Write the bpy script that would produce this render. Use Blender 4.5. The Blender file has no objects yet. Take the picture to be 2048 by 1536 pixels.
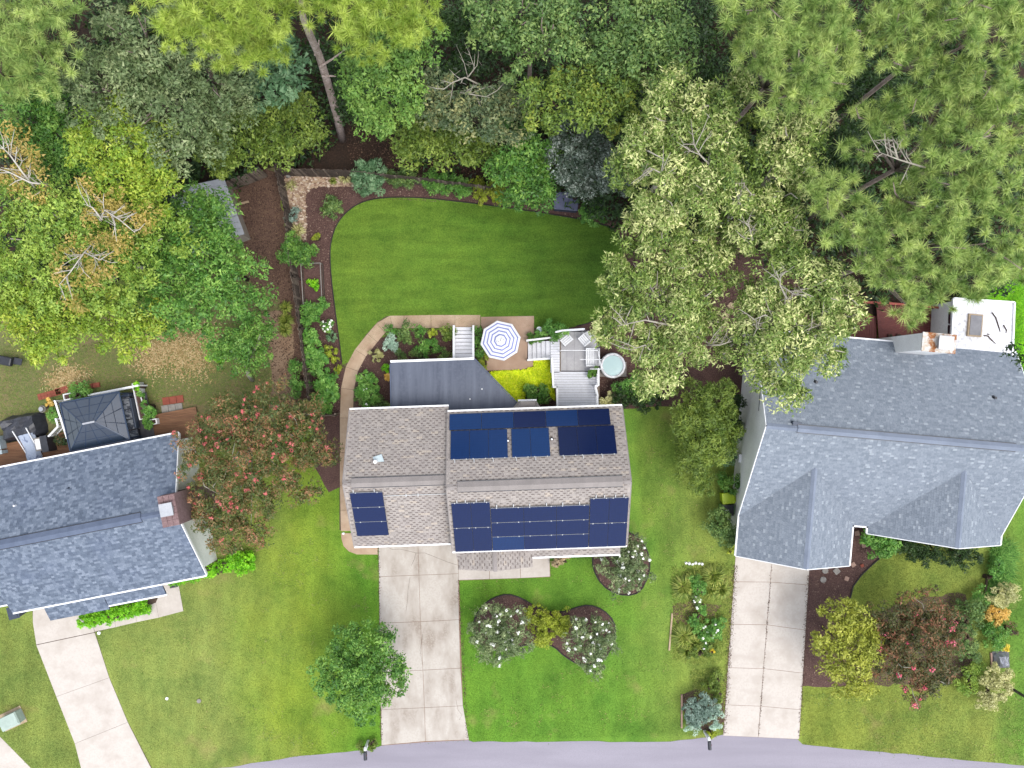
import bpy, math, random
import numpy as np
from mathutils import Vector

# ------------------------------------------------------------------ camera, sky, sun, exposure
SC = bpy.context.scene
CAMH = 50.0                      # drone height above the ground, metres
PPM = 32.0                       # photo pixels per metre on the ground
cam = bpy.data.cameras.new('Camera'); camo = bpy.data.objects.new('Camera', cam)
SC.collection.objects.link(camo); SC.camera = camo
camo.location = (0, 0, CAMH); camo.rotation_euler = (0, 0, 0)
cam.sensor_width = 36.0; cam.lens = 36.0 * CAMH / (2048 / PPM)
cam.clip_start = 0.5; cam.clip_end = 2000

SUN_EL, SUN_AZ = math.radians(70), math.radians(132)     # azimuth clockwise from +Y (top of the photo)
W = bpy.data.worlds.new('World'); SC.world = W; W.use_nodes = True
wn = W.node_tree.nodes; wl = W.node_tree.links
bg = wn['Background']; bg.inputs['Strength'].default_value = 0.15
sky = wn.new('ShaderNodeTexSky'); sky.sky_type = 'NISHITA'; sky.sun_disc = False
sky.sun_elevation = SUN_EL; sky.sun_rotation = SUN_AZ
sky.air_density = 1.0; sky.dust_density = 1.5; sky.ozone_density = 1.0
hs = wn.new('ShaderNodeHueSaturation'); hs.inputs['Saturation'].default_value = 0.35   # thin overcast: pale sky
wl.new(sky.outputs[0], hs.inputs['Color']); wl.new(hs.outputs[0], bg.inputs['Color'])
sl = bpy.data.lights.new('sun', 'SUN'); sl.energy = 0.9; sl.angle = math.radians(30); sl.color = (1.0, 0.965, 0.91)
so = bpy.data.objects.new('sun', sl); SC.collection.objects.link(so)
so.rotation_euler = (math.pi / 2 - SUN_EL, 0, -SUN_AZ + math.pi)
so.location = (20, -20, 60)
VS = SC.view_settings; VS.view_transform = 'Standard'; VS.look = 'None'; VS.exposure = 1.5; VS.gamma = 1.0

# ------------------------------------------------------------------ helpers
COL = SC.collection
def k_(h): return (CAMH - h) / CAMH / PPM
def P(px, py, h=0.0):            # photo pixel -> world point at height h
    k = k_(h); return Vector(((px - 1024) * k, (768 - py) * k, h))
def lin(v):
    v /= 255.0
    return v / 12.92 if v <= 0.04045 else ((v + 0.055) / 1.055) ** 2.4
def A(r, g, b, f=1.0):           # photo sRGB -> surface albedo
    q = f / 1.8
    return (min(lin(r) * q, .9), min(lin(g) * q, .9), min(lin(b) * q, .9), 1.0)

class MB:
    def __init__(s): s.v = []; s.f = []; s.m = []; s.t = []
    def face(s, pts, m=0, t=.5):
        i = len(s.v); s.v += [tuple(p) for p in pts]; s.f.append(tuple(range(i, i + len(pts)))); s.m.append(m); s.t.append(t)
    def hexa(s, b, t4, m=0, t=.5):           # bottom ring (ccw), top ring (ccw)
        n = len(b); i = len(s.v); s.v += [tuple(p) for p in b] + [tuple(p) for p in t4]
        s.f.append(tuple(range(i + n - 1, i - 1, -1))); s.f.append(tuple(range(i + n, i + 2 * n)))
        for j in range(n):
            q = (j + 1) % n; s.f.append((i + j, i + q, i + n + q, i + n + j))
        s.m += [m] * (n + 2); s.t += [t] * (n + 2)
    def prism(s, poly, z0, z1, m=0, t=.5):
        a = sum(poly[i][0] * poly[(i + 1) % len(poly)][1] - poly[(i + 1) % len(poly)][0] * poly[i][1] for i in range(len(poly)))
        if a < 0: poly = poly[::-1]
        s.hexa([(p[0], p[1], z0) for p in poly], [(p[0], p[1], z1) for p in poly], m, t)
    def box(s, c, d, rz=0, m=0, t=.5):
        cs, sn = math.cos(rz), math.sin(rz); q = []
        for x, y in ((-1, -1), (1, -1), (1, 1), (-1, 1)):
            X, Y = x * d[0] / 2, y * d[1] / 2; q.append((c[0] + X * cs - Y * sn, c[1] + X * sn + Y * cs))
        s.prism(q, c[2] - d[2] / 2, c[2] + d[2] / 2, m, t)
    def bar(s, a, b, w, h, m=0, t=.5):       # rectangular bar between two points
        a = Vector(a); b = Vector(b); d = (b - a).normalized()
        u = d.cross(Vector((0, 0, 1))); u = u.normalized() if u.length > 1e-4 else Vector((1, 0, 0))
        n = u.cross(d).normalized(); u = u * w / 2; n = n * h / 2
        s.hexa([a - u - n, a + u - n, a + u + n, a - u + n], [b - u - n, b + u - n, b + u + n, b - u + n], m, t)
    def cyl(s, c, z0, z1, r0, r1=None, n=16, m=0, t=.5):
        r1 = r0 if r1 is None else r1
        f = lambda r, z: [(c[0] + r * math.cos(2 * math.pi * j / n), c[1] + r * math.sin(2 * math.pi * j / n), z) for j in range(n)]
        s.hexa(f(r0, z0), f(r1, z1), m, t)
    def tube(s, pts, rad, n=6, m=0, t=.5):
        pts = [Vector(p) for p in pts]; rings = []
        for i, p in enumerate(pts):
            d = (pts[min(i + 1, len(pts) - 1)] - pts[max(i - 1, 0)]).normalized()
            u = d.cross(Vector((.3, .9, .31))).normalized(); w = d.cross(u)
            i0 = len(s.v); r = rad[i] if isinstance(rad, (list, tuple)) else rad
            for j in range(n):
                a = 2 * math.pi * j / n; s.v.append(tuple(p + (u * math.cos(a) + w * math.sin(a)) * r))
            rings.append(i0)
        for a, b in zip(rings[:-1], rings[1:]):
            for j in range(n):
                q = (j + 1) % n; s.f.append((a + j, a + q, b + q, b + j)); s.m.append(m); s.t.append(t)
        s.f.append(tuple(rings[-1] + j for j in range(n))); s.m.append(m); s.t.append(t)
        s.f.append(tuple(rings[0] + n - 1 - j for j in range(n))); s.m.append(m); s.t.append(t)
    def mesh(s, name, mats, smooth=False):
        me = bpy.data.meshes.new(name); me.from_pydata(s.v, [], s.f)
        for q in (mats if isinstance(mats, (list, tuple)) else [mats]): me.materials.append(q)
        me.polygons.foreach_set('material_index', s.m)
        at = me.attributes.new('tint', 'FLOAT', 'FACE'); at.data.foreach_set('value', s.t)
        if smooth: me.polygons.foreach_set('use_smooth', [True] * len(s.f))
        me.update(); return me
    def build(s, name, mats, parent=None, loc=(0, 0, 0), rz=0, smooth=False):
        return link(name, s.mesh(name, mats, smooth), parent, loc, rz)

def link(name, me, parent=None, loc=(0, 0, 0), rz=0):
    o = bpy.data.objects.new(name, me); COL.objects.link(o); o.location = loc; o.rotation_euler = (0, 0, rz)
    if parent: o.parent = parent
    return o
def tag(o, label=None, cat=None, group=None, kind=None):
    if label: o['label'] = label
    if cat: o['category'] = cat
    if group: o['group'] = group
    if kind: o['kind'] = kind
    return o
def thing(name, label, cat, loc=(0, 0, 0), rz=0, group=None):
    return tag(link(name, None, None, loc, rz), label, cat, group)
def bevel(o, w=.02, seg=2):
    b = o.modifiers.new('bevel', 'BEVEL'); b.width = w; b.segments = seg; b.limit_method = 'ANGLE'; return o
def rel(o, p):                   # world point -> local xy of a thing (Empty, rotated about z)
    d = Vector(p) - o.location; a = -o.rotation_euler.z
    return Vector((d.x * math.cos(a) - d.y * math.sin(a), d.x * math.sin(a) + d.y * math.cos(a), d.z))

# ------------------------------------------------------------------ materials
MATS = {}
def nodes(name):
    m = bpy.data.materials.new(name); m.use_nodes = True; MATS[name] = m
    return m, m.node_tree.nodes, m.node_tree.links, m.node_tree.nodes['Principled BSDF']
def ramp(n, stops, interp='LINEAR'):
    r = n.new('ShaderNodeValToRGB'); cr = r.color_ramp; cr.interpolation = interp
    cr.elements[0].position = stops[0][0]; cr.elements[0].color = stops[0][1]
    cr.elements[1].position = stops[-1][0]; cr.elements[1].color = stops[-1][1]
    for p, c in stops[1:-1]: e = cr.elements.new(p); e.color = c
    return r
def noise(n, l, scale, detail=4, rough=.6, vec=None, stretch=None, dist=0):
    t = n.new('ShaderNodeTexNoise'); t.inputs['Scale'].default_value = scale; t.inputs['Detail'].default_value = detail
    t.inputs['Roughness'].default_value = rough; t.inputs['Distortion'].default_value = dist
    if vec is None:
        g = n.new('ShaderNodeNewGeometry'); vec = g.outputs['Position']
    if stretch:
        mp = n.new('ShaderNodeMapping'); mp.inputs['Scale'].default_value = stretch; l.new(vec, mp.inputs['Vector']); vec = mp.outputs[0]
    l.new(vec, t.inputs['Vector']); return t
def mix(n, l, a, b, fac, mode='MIX'):
    x = n.new('ShaderNodeMix'); x.data_type = 'RGBA'; x.blend_type = mode
    for sock, v in ((x.inputs[0], fac), (x.inputs[6], a), (x.inputs[7], b)):
        if hasattr(v, 'default_value') or hasattr(v, 'is_output'): l.new(v, sock)
        else: sock.default_value = v
    return x.outputs[2]
def bump(n, l, b, src, strength=.3, dist=.02):
    q = n.new('ShaderNodeBump'); q.inputs['Strength'].default_value = strength; q.inputs['Distance'].default_value = dist
    l.new(src, q.inputs['Height']); l.new(q.outputs[0], b.inputs['Normal'])
def pm(name, c, c2=None, scale=3.0, rough=.7, c3=None, scale2=25, metal=0, bmp=.2, stretch=None, spec=.4, lo=.35, hi=.65):
    """general surface: base colour, broad wear colour c2, fine grain colour c3"""
    m, n, l, b = nodes(name)
    c2 = c2 or tuple(min(x * .8, 1) for x in c[:3]) + (1,)
    t = noise(n, l, scale, 3, .6, stretch=stretch); r = ramp(n, [(lo, c), (hi, c2)]); l.new(t.outputs['Fac'], r.inputs[0]); out = r.outputs[0]
    t2 = noise(n, l, scale2, 1, .7)
    c3 = c3 or tuple(x * .75 for x in c[:3]) + (1,)
    r2 = ramp(n, [(.42, (0, 0, 0, 1)), (.75, (.8, .8, .8, 1))]); l.new(t2.outputs['Fac'], r2.inputs[0])
    out = mix(n, l, out, c3, r2.outputs[0])
    l.new(out, b.inputs['Base Color']); b.inputs['Roughness'].default_value = rough; b.inputs['Metallic'].default_value = metal
    b.inputs['Specular IOR Level'].default_value = spec
    if bmp: bump(n, l, b, t2.outputs['Fac'], bmp, .01)
    return m
def tintmat(name, stops, rough=.85, grain=40, grain_amt=.25, spec=.25, interp='LINEAR', wear=None):
    """colour of each piece from its own tint, plus fine grain and broad wear"""
    m, n, l, b = nodes(name)
    at = n.new('ShaderNodeAttribute'); at.attribute_name = 'tint'
    r = ramp(n, stops, interp); l.new(at.outputs['Fac'], r.inputs[0]); out = r.outputs[0]
    t = noise(n, l, grain, 1, .7); g = ramp(n, [(.3, (1 - grain_amt,) * 3 + (1,)), (.7, (1 + grain_amt,) * 3 + (1,))]); l.new(t.outputs['Fac'], g.inputs[0])
    out = mix(n, l, out, g.outputs[0], 1.0, 'MULTIPLY')
    if wear:
        t3 = noise(n, l, wear[1], 2, .65); g3 = ramp(n, [(.5, (0, 0, 0, 1)), (.75, (wear[2],) * 3 + (1,))]); l.new(t3.outputs['Fac'], g3.inputs[0])
        out = mix(n, l, out, wear[0], g3.outputs[0])
    l.new(out, b.inputs['Base Color']); b.inputs['Roughness'].default_value = rough; b.inputs['Specular IOR Level'].default_value = spec
    bump(n, l, b, t.outputs['Fac'], .25, .004)
    return m
def leafmat(name, dark, mid, light, f=1.4, trans=.2, rough=.5, spec=.35):
    m, n, l, b = nodes(name)
    at = n.new('ShaderNodeAttribute'); at.attribute_name = 'tint'
    r = ramp(n, [(.08, A(*dark, f)), (.5, A(*mid, f)), (.92, A(*light, f))]); l.new(at.outputs['Fac'], r.inputs[0])
    t = noise(n, l, 1.1, 0, .5); g = ramp(n, [(.3, (.84, .86, .82, 1)), (.7, (1.14, 1.12, 1.1, 1))]); l.new(t.outputs['Fac'], g.inputs[0])
    c = mix(n, l, r.outputs[0], g.outputs[0], 1.0, 'MULTIPLY')
    l.new(c, b.inputs['Base Color']); b.inputs['Roughness'].default_value = rough; b.inputs['Specular IOR Level'].default_value = spec
    tr = n.new('ShaderNodeBsdfTranslucent'); l.new(c, tr.inputs['Color'])
    mx = n.new('ShaderNodeMixShader'); mx.inputs[0].default_value = trans
    l.new(b.outputs[0], mx.inputs[1]); l.new(tr.outputs[0], mx.inputs[2]); l.new(mx.outputs[0], n['Material Output'].inputs[0])
    return m

# --- ground materials
def lawnmat(name, xstops, stretch, stripe_amt=.18, bare=None, f=1.0):
    """turf: colour by place along x (neighbouring lawns differ), patches, mowing streaks and fine grain"""
    m, n, l, b = nodes(name)
    g = n.new('ShaderNodeNewGeometry'); pos = g.outputs['Position']
    sp = n.new('ShaderNodeSeparateXYZ'); l.new(pos, sp.inputs[0])
    wob = noise(n, l, .16, 2, .6, pos)
    ma = n.new('ShaderNodeMath'); ma.operation = 'MULTIPLY_ADD'; ma.inputs[1].default_value = 7.0; l.new(wob.outputs['Fac'], ma.inputs[0]); l.new(sp.outputs[0], ma.inputs[2])
    mr = n.new('ShaderNodeMapRange'); mr.inputs[1].default_value = -32 + 3.5; mr.inputs[2].default_value = 32 + 3.5; l.new(ma.outputs[0], mr.inputs[0])
    r = ramp(n, [((px / 2048), c) for px, c in xstops]); l.new(mr.outputs[0], r.inputs[0]); out = r.outputs[0]
    pt = noise(n, l, .45, 3, .65, pos); pr = ramp(n, [(.32, (.72, .80, .78, 1)), (.5, (1, 1, 1, 1)), (.7, (1.2, 1.12, 1.1, 1))]); l.new(pt.outputs['Fac'], pr.inputs[0])
    out = mix(n, l, out, pr.outputs[0], 1.0, 'MULTIPLY')
    st = noise(n, l, 1.0, 2, .6, pos, stretch); sr = ramp(n, [(.35, (1 - stripe_amt,) * 3 + (1,)), (.65, (1 + stripe_amt,) * 3 + (1,))]); l.new(st.outputs['Fac'], sr.inputs[0])
    out = mix(n, l, out, sr.outputs[0], 1.0, 'MULTIPLY')
    fi = noise(n, l, 14, 2, .75, pos); fr = ramp(n, [(.3, (.62, .66, .6, 1)), (.72, (1.4, 1.34, 1.3, 1))]); l.new(fi.outputs['Fac'], fr.inputs[0])
    out = mix(n, l, out, fr.outputs[0], 1.0, 'MULTIPLY')
    if bare:
        bt = noise(n, l, bare[1], 3, .7, pos); br = ramp(n, [(bare[2], (0, 0, 0, 1)), (bare[2] + .16, (bare[3],) * 3 + (1,))]); l.new(bt.outputs['Fac'], br.inputs[0])
        out = mix(n, l, out, bare[0], br.outputs[0])
    l.new(out, b.inputs['Base Color']); b.inputs['Roughness'].default_value = .9; b.inputs['Specular IOR Level'].default_value = .15
    bump(n, l, b, fi.outputs['Fac'], .45, .05)
    return m
G1 = A(128, 150, 72); G2 = A(140, 168, 60); G3 = A(112, 160, 58); G4 = A(108, 152, 55); G5 = A(138, 158, 72); G6 = A(118, 160, 66)
lawnmat('lawn_grass', [(0, A(140, 158, 80)), (440, A(146, 162, 84)), (600, A(140, 164, 60)), (720, A(110, 158, 50)), (960, A(109, 156, 52)), (1260, A(112, 156, 58)), (1400, A(144, 164, 78)), (1660, A(144, 160, 70)), (1960, A(146, 162, 78)), (2048, A(118, 160, 66))],
        (.9, .25, 1), .12, (A(178, 158, 105), .28, .60, .55))
lawnmat('back_lawn_grass', [(0, A(114, 148, 56)), (760, A(114, 148, 54)), (1000, A(104, 142, 50)), (1240, A(96, 132, 48)), (2048, A(96, 132, 48))], (.25, 1.6, 1), .13)
pm('leaf_litter', A(58, 42, 32), A(40, 30, 22), 1.2, .95, A(84, 62, 46), 9, bmp=.6)
pm('mulch_bark', A(98, 72, 66), A(82, 58, 54), 1.6, .95, A(128, 98, 88), 16, bmp=.8)
pm('bare_soil', A(112, 86, 72), A(90, 66, 56), .9, .95, A(140, 112, 92), 12, bmp=.5)
pm('path_soil', A(162, 136, 112), A(140, 112, 90), .9, .95, A(180, 150, 120), 12, bmp=.5)
pm('straw_soil', A(214, 180, 130), A(150, 138, 84), 1.4, .95, A(130, 122, 70), 7, bmp=.5)
pm('yard_turf', A(118, 124, 72), A(142, 126, 88), .55, .95, A(92, 108, 55), 6, bmp=.5)
pm('asphalt', A(176, 170, 182), A(160, 154, 166), .5, .85, A(150, 145, 156), 45, bmp=.4, stretch=(.2, 1.4, 1))
pm('concrete_pale', A(226, 216, 206), A(198, 186, 174), .8, .85, A(214, 203, 192), 9, bmp=.1, lo=.45, hi=.75)
pm('concrete_stained', A(216, 207, 196), A(172, 158, 144), .7, .85, A(202, 192, 181), 9, bmp=.1, lo=.42, hi=.7, stretch=(1.3, .6, 1))
pm('concrete_tan', A(200, 176, 150, 1.25), A(170, 142, 116, 1.25), 1.0, .85, A(184, 158, 132, 1.25), 9, bmp=.15)
pm('concrete_patio', A(200, 172, 150, 1.25), A(178, 146, 124, 1.25), .9, .85, A(188, 158, 136, 1.25), 9, bmp=.15)
pm('joint_dark', A(110, 92, 80), A(88, 72, 62), 3, .95)
pm('joint_dirt', A(172, 140, 118), A(140, 110, 90), 3, .95)
pm('black_edging', A(48, 42, 40), A(62, 54, 50), 3, .7)
pm('white_paint', A(238, 238, 238, 1.55), A(226, 226, 228, 1.55), 2.5, .5, A(214, 214, 216, 1.55), 18, bmp=.05)
pm('white_siding', A(226, 226, 224, 1.9), A(214, 214, 212, 1.9), .8, .6, A(205, 205, 203, 1.9), 12, bmp=.05)
pm('cream_siding', A(196, 186, 170), A(186, 176, 160), .8, .6, bmp=.05)
pm('deck_paint', A(226, 226, 231, 1.5), A(214, 214, 220, 1.5), 1.5, .6, A(206, 206, 212, 1.5), 12, bmp=.1, stretch=(.4, 3, 1))
pm('deck_wood_grey', A(184, 174, 168), A(160, 150, 144), 1.5, .8, bmp=.2, stretch=(.5, 4, 1))
pm('grey_paver', A(186, 184, 185, 1.5), A(172, 170, 172, 1.5), 2, .85)
pm('membrane_roof', A(104, 112, 130), A(76, 84, 104), .9, .55, A(96, 104, 122), 6, bmp=.05, stretch=(2.2, .25, 1))
pm('old_wood', A(96, 82, 72), A(70, 58, 50), 2, .9, A(124, 108, 96), 14, bmp=.4)
pm('old_wood_light', A(150, 134, 120), A(118, 102, 90), 2, .9, A(160, 144, 126), 14, bmp=.4)
pm('red_stain', A(132, 66, 60), A(112, 54, 50), 2, .7, bmp=.15)
pm('red_stain_light', A(178, 88, 74), A(160, 78, 66), 2, .7, bmp=.15)
pm('brown_wood', A(164, 118, 84), A(126, 86, 60), 2, .75, bmp=.3, stretch=(.5, 5, 1))
pm('brick_red', A(172, 92, 72), A(150, 78, 62), 3, .9)
pm('brick_mauve', A(146, 118, 118), A(126, 98, 98), 3, .9, A(170, 142, 140), 12)
pm('roof_white', A(238, 238, 240, 1.4), A(222, 222, 226, 1.4), 1.2, .5, A(176, 172, 172, 1.4), 5, bmp=.05)
pm('rusty_metal', A(236, 232, 226), A(170, 104, 54), 2.2, .8, A(206, 176, 140), 7, lo=.5, hi=.6)
pm('pale_metal', A(216, 218, 222), A(196, 198, 204), 3, .35, metal=.3)
pm('dark_metal', A(52, 54, 60), A(66, 68, 76), 4, .4)
pm('black_plastic', A(44, 46, 54), A(58, 60, 68), 4, .45)
pm('bin_slate', A(72, 84, 104), A(60, 70, 90), 4, .5)
pm('bin_lime', A(206, 232, 40), A(190, 220, 36), 4, .45)
pm('bin_green', A(88, 150, 70), A(76, 132, 60), 4, .5)
pm('box_green', A(196, 214, 202), A(180, 198, 186), 3, .6)
pm('box_blue', A(206, 222, 226), A(190, 206, 212), 3, .6)
pm('shed_lid', A(124, 128, 156), A(108, 112, 140), 2, .6)
pm('tarp_black', A(52, 54, 62), A(74, 76, 86), 2.5, .45, bmp=.6)
pm('stone_grey', A(176, 170, 162), A(150, 144, 138), 5, .9)
pm('stone_pink', A(206, 172, 154), A(184, 148, 130), 5, .9)
pm('stone_tan', A(214, 190, 158), A(190, 164, 134), 5, .9)
pm('rug_grey', A(110, 106, 110), A(92, 90, 94), 3, .95)
pm('bark_grey', A(176, 158, 150), A(138, 120, 112), 3, .9, A(120, 102, 94), 12, bmp=.8, stretch=(1, 1, .4))
pm('bark_brown', A(92, 72, 58), A(64, 50, 40), 3, .9, bmp=.8)
pm('bark_pale', A(206, 198, 182), A(168, 160, 144), 3, .85, bmp=.3)
pm('bark_white', A(232, 226, 214), A(200, 190, 176), 3, .85, bmp=.3)
pm('fabric_white', A(244, 244, 246, 1.3), A(236, 236, 240, 1.3), 3, .9, bmp=.05)
pm('fabric_blue', A(140, 146, 200, 1.3), A(130, 138, 194, 1.3), 3, .9, bmp=.05)
pm('steel_conduit', A(232, 232, 232), A(216, 216, 216), 3, .4)
pm('skylight_glass', A(150, 148, 150), A(120, 118, 122), 2, .12, bmp=0, spec=.8)
pm('window_glass', A(62, 66, 80), A(48, 52, 64), 2, .08, bmp=0, spec=.8)
pm('gazebo_glass', A(34, 54, 78), A(26, 44, 66), 1.5, .34, bmp=0, spec=1.0)
pm('gazebo_frame', A(58, 76, 104), A(48, 64, 90), 2, .35, bmp=0)
pm('cushion_leaf', A(206, 210, 216), A(74, 80, 96), 2.2, .9, lo=.46, hi=.52, bmp=.1, stretch=(1, 2.6, 1))
pm('blanket_blue', A(196, 208, 230), A(120, 134, 168), 2.4, .9, lo=.56, hi=.62, bmp=.3)
pm('plastic_sheet', A(206, 208, 218), A(150, 152, 166), 3, .3, bmp=.5)
pm('terracotta', A(110, 76, 64), A(90, 62, 54), 3, .8)
# shingles: colour per tab
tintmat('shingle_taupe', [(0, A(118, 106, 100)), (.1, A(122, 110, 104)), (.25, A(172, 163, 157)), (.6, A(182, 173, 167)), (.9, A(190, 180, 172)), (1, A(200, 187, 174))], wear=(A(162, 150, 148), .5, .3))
tintmat('shingle_slate', [(0, A(80, 91, 109)), (.5, A(113, 125, 143)), (1, A(147, 158, 175))], wear=(A(106, 118, 146), .4, .3))
tintmat('shingle_grey', [(0, A(120, 130, 142)), (.5, A(144, 153, 165)), (.9, A(155, 164, 175)), (1, A(174, 182, 191))], wear=(A(140, 149, 163), .4, .25))
pm('ridge_taupe', A(172, 163, 159), A(158, 150, 146), 1, .85, stretch=(2.5, 1, 1))
pm('ridge_slate', A(112, 124, 148), A(98, 110, 134), 1, .85, stretch=(2.5, 1, 1))
pm('ridge_grey', A(150, 160, 178), A(134, 144, 162), 1, .85)
pm('roof_underlay', A(70, 66, 66), A(60, 56, 56), 2, .95)
pm('roof_underlay_blue', A(70, 78, 96), A(60, 68, 86), 2, .95)
# solar glass
m, n, l, b = nodes('solar_cells')
at = n.new('ShaderNodeAttribute'); at.attribute_name = 'tint'
r = ramp(n, [(0, (.006, .012, .044, 1)), (.5, (.007, .015, .060, 1)), (1, (.007, .034, .112, 1))]); l.new(at.outputs['Fac'], r.inputs[0])
tc = n.new('ShaderNodeTexCoord')
bk = n.new('ShaderNodeTexBrick'); bk.offset = 0; bk.inputs['Scale'].default_value = 1; bk.inputs['Brick Width'].default_value = .078; bk.inputs['Row Height'].default_value = .165
bk.inputs['Mortar Size'].default_value = .004; bk.inputs['Color1'].default_value = (1, 1, 1, 1); bk.inputs['Color2'].default_value = (.93, .93, .95, 1); bk.inputs['Mortar'].default_value = (.5, .5, .55, 1)
l.new(tc.outputs['Object'], bk.inputs['Vector'])
l.new(mix(n, l, r.outputs[0], bk.outputs['Color'], 1.0, 'MULTIPLY'), b.inputs['Base Color']); b.inputs['Roughness'].default_value = .18; b.inputs['Specular IOR Level'].default_value = .16
# hot tub water
m, n, l, b = nodes('pool_water'); b.inputs['Base Color'].default_value = A(204, 230, 230, 1.1); b.inputs['Roughness'].default_value = .05; b.inputs['Specular IOR Level'].default_value = .6
wv = noise(n, l, 6, 2); bump(n, l, b, wv.outputs['Fac'], .15, .02)
# leaves
leafmat('leaf_oakgrey', (74, 96, 54), (114, 134, 86), (164, 176, 126))
leafmat('leaf_olive', (72, 98, 32), (110, 134, 52), (154, 172, 76))
leafmat('leaf_green', (72, 112, 44), (112, 152, 66), (150, 182, 86))
leafmat('leaf_yellowgreen', (100, 136, 40), (144, 172, 54), (192, 202, 80))
leafmat('leaf_limegreen', (100, 140, 52), (140, 170, 66), (176, 196, 88))
leafmat('leaf_midgreen', (54, 98, 36), (94, 142, 56), (146, 184, 84))
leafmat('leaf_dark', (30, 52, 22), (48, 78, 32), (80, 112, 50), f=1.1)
leafmat('leaf_forest', (66, 98, 46), (100, 132, 68), (150, 172, 96))
leafmat('leaf_forest_yellow', (84, 112, 48), (118, 144, 60), (166, 176, 72))
leafmat('leaf_forest_grey', (70, 92, 60), (104, 122, 84), (170, 168, 112))
leafmat('leaf_blue', (64, 100, 64), (98, 136, 94), (146, 176, 132))
leafmat('leaf_holly', (54, 72, 56), (88, 106, 88), (164, 174, 164), rough=.3, spec=.6)
leafmat('leaf_hickory', (60, 86, 30), (122, 146, 64), (222, 222, 158), f=1.6)
leafmat('leaf_autumn', (146, 134, 60), (178, 160, 78), (206, 176, 112), f=1.4)
leafmat('needle_green', (80, 110, 50), (140, 164, 88), (196, 208, 126), f=1.95)
leafmat('needle_yellow', (108, 136, 46), (150, 172, 70), (188, 202, 102), f=1.8)
leafmat('leaf_crape', (58, 82, 36), (102, 110, 58), (172, 116, 88), f=1.5)
leafmat('leaf_crape_red', (52, 68, 32), (92, 92, 50), (158, 102, 78), f=1.5)
leafmat('flower_pink', (190, 84, 88), (216, 110, 110), (232, 140, 132), f=1.3)
leafmat('flower_magenta', (200, 66, 96), (222, 88, 118), (236, 130, 150), f=1.5)
leafmat('flower_white', (226, 226, 218), (244, 244, 240), (250, 250, 248), f=1.7)
leafmat('flower_orange', (210, 164, 70), (226, 186, 92), (238, 206, 126), f=1.4)
leafmat('flower_yellow', (220, 196, 50), (238, 214, 70), (248, 230, 110), f=1.5)
leafmat('leaf_chartreuse', (150, 176, 10), (196, 212, 24), (222, 232, 60), f=2.2)
leafmat('leaf_bright', (86, 150, 20), (118, 192, 24), (164, 222, 50), f=1.6)
leafmat('leaf_gold', (112, 132, 30), (154, 170, 46), (196, 204, 84))
leafmat('leaf_shrub', (62, 112, 44), (100, 154, 62), (150, 194, 96))
leafmat('leaf_silver', (130, 164, 140), (176, 204, 184), (214, 230, 214), f=1.5)
leafmat('leaf_spruce', (84, 110, 96), (118, 142, 128), (160, 182, 170))
leafmat('leaf_cream', (150, 150, 90), (194, 192, 128), (226, 222, 168), f=1.5)
leafmat('leaf_strap', (96, 120, 42), (136, 154, 64), (178, 184, 96))
leafmat('leaf_pinkbuff', (170, 150, 110), (200, 176, 140), (220, 196, 160))
leafmat('leaf_olivegold', (118, 128, 36), (158, 166, 56), (196, 198, 90))
pm('bark_pine', A(192, 174, 166, 1.5), A(158, 140, 130, 1.5), 3, .9, A(132, 114, 104, 1.4), 12, bmp=.6)
M = MATS
# ------------------------------------------------------------------ ground, road, beds
rng = np.random.default_rng(7); random.seed(7)
def smooth_poly(pts, it=2):
    for _ in range(it):
        q = []
        for i in range(len(pts)):
            a, b = pts[i], pts[(i + 1) % len(pts)]
            q += [(a[0] * .75 + b[0] * .25, a[1] * .75 + b[1] * .25), (a[0] * .25 + b[0] * .75, a[1] * .25 + b[1] * .75)]
        pts = q
    return pts
def jitter_poly(pts, step=14, amp=2.0, seed=0):
    """subdivide a pixel polygon and push the edge in and out so it is not ruler-straight"""
    r = random.Random(seed); out = []
    for i in range(len(pts)):
        a, b = pts[i], pts[(i + 1) % len(pts)]; L = math.hypot(b[0] - a[0], b[1] - a[1]); n = max(1, int(L / step))
        for j in range(n):
            t = j / n; out.append((a[0] + (b[0] - a[0]) * t + r.uniform(-amp, amp), a[1] + (b[1] - a[1]) * t + r.uniform(-amp, amp)))
    return out
def sheet(name, poly, z, mat, kind='structure', label=None, jit=0, sm=0, step=14, thick=0, parent=None):
    if sm: poly = smooth_poly(poly, sm)
    if jit: poly = jitter_poly(poly, step, jit, len(name))
    w = [(P(x, y).x, P(x, y).y) for x, y in poly]
    b = MB()
    if thick: b.prism(w, z - thick, z)
    else:
        a = sum(w[i][0] * w[(i + 1) % len(w)][1] - w[(i + 1) % len(w)][0] * w[i][1] for i in range(len(w)))
        b.face([(x, y, z) for x, y in (w if a > 0 else w[::-1])])
    o = b.build(name, mat, parent)
    if not parent: o['kind'] = kind
    if label: o['label'] = label
    return o
g = MB(); g.face([(-300, -300, 0), (300, -300, 0), (300, 300, 0), (-300, 300, 0)])
tag(g.build('ground', M['lawn_grass']), 'patchy green turf of the front lawns', kind='structure')
sheet('forest_floor', [(-2400, -2400), (4400, -2400), (4400, 520), (2048, 560), (1760, 640), (1500, 500), (1250, 490), (990, 400), (760, 375), (550, 375), (520, 380), (380, 430), (300, 480), (120, 700), (-300, 720), (-2400, 720)], .004, M['leaf_litter'], label='dark leaf litter under the trees', jit=5, step=25)
sheet('neighbour_yard', [(-600, 640), (120, 640), (330, 600), (380, 390), (520, 340), (552, 336), (628, 840), (560, 860), (350, 900), (-600, 1010)], .008, M['yard_turf'], label='worn dull turf of the left back yard', jit=4, step=20)
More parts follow.
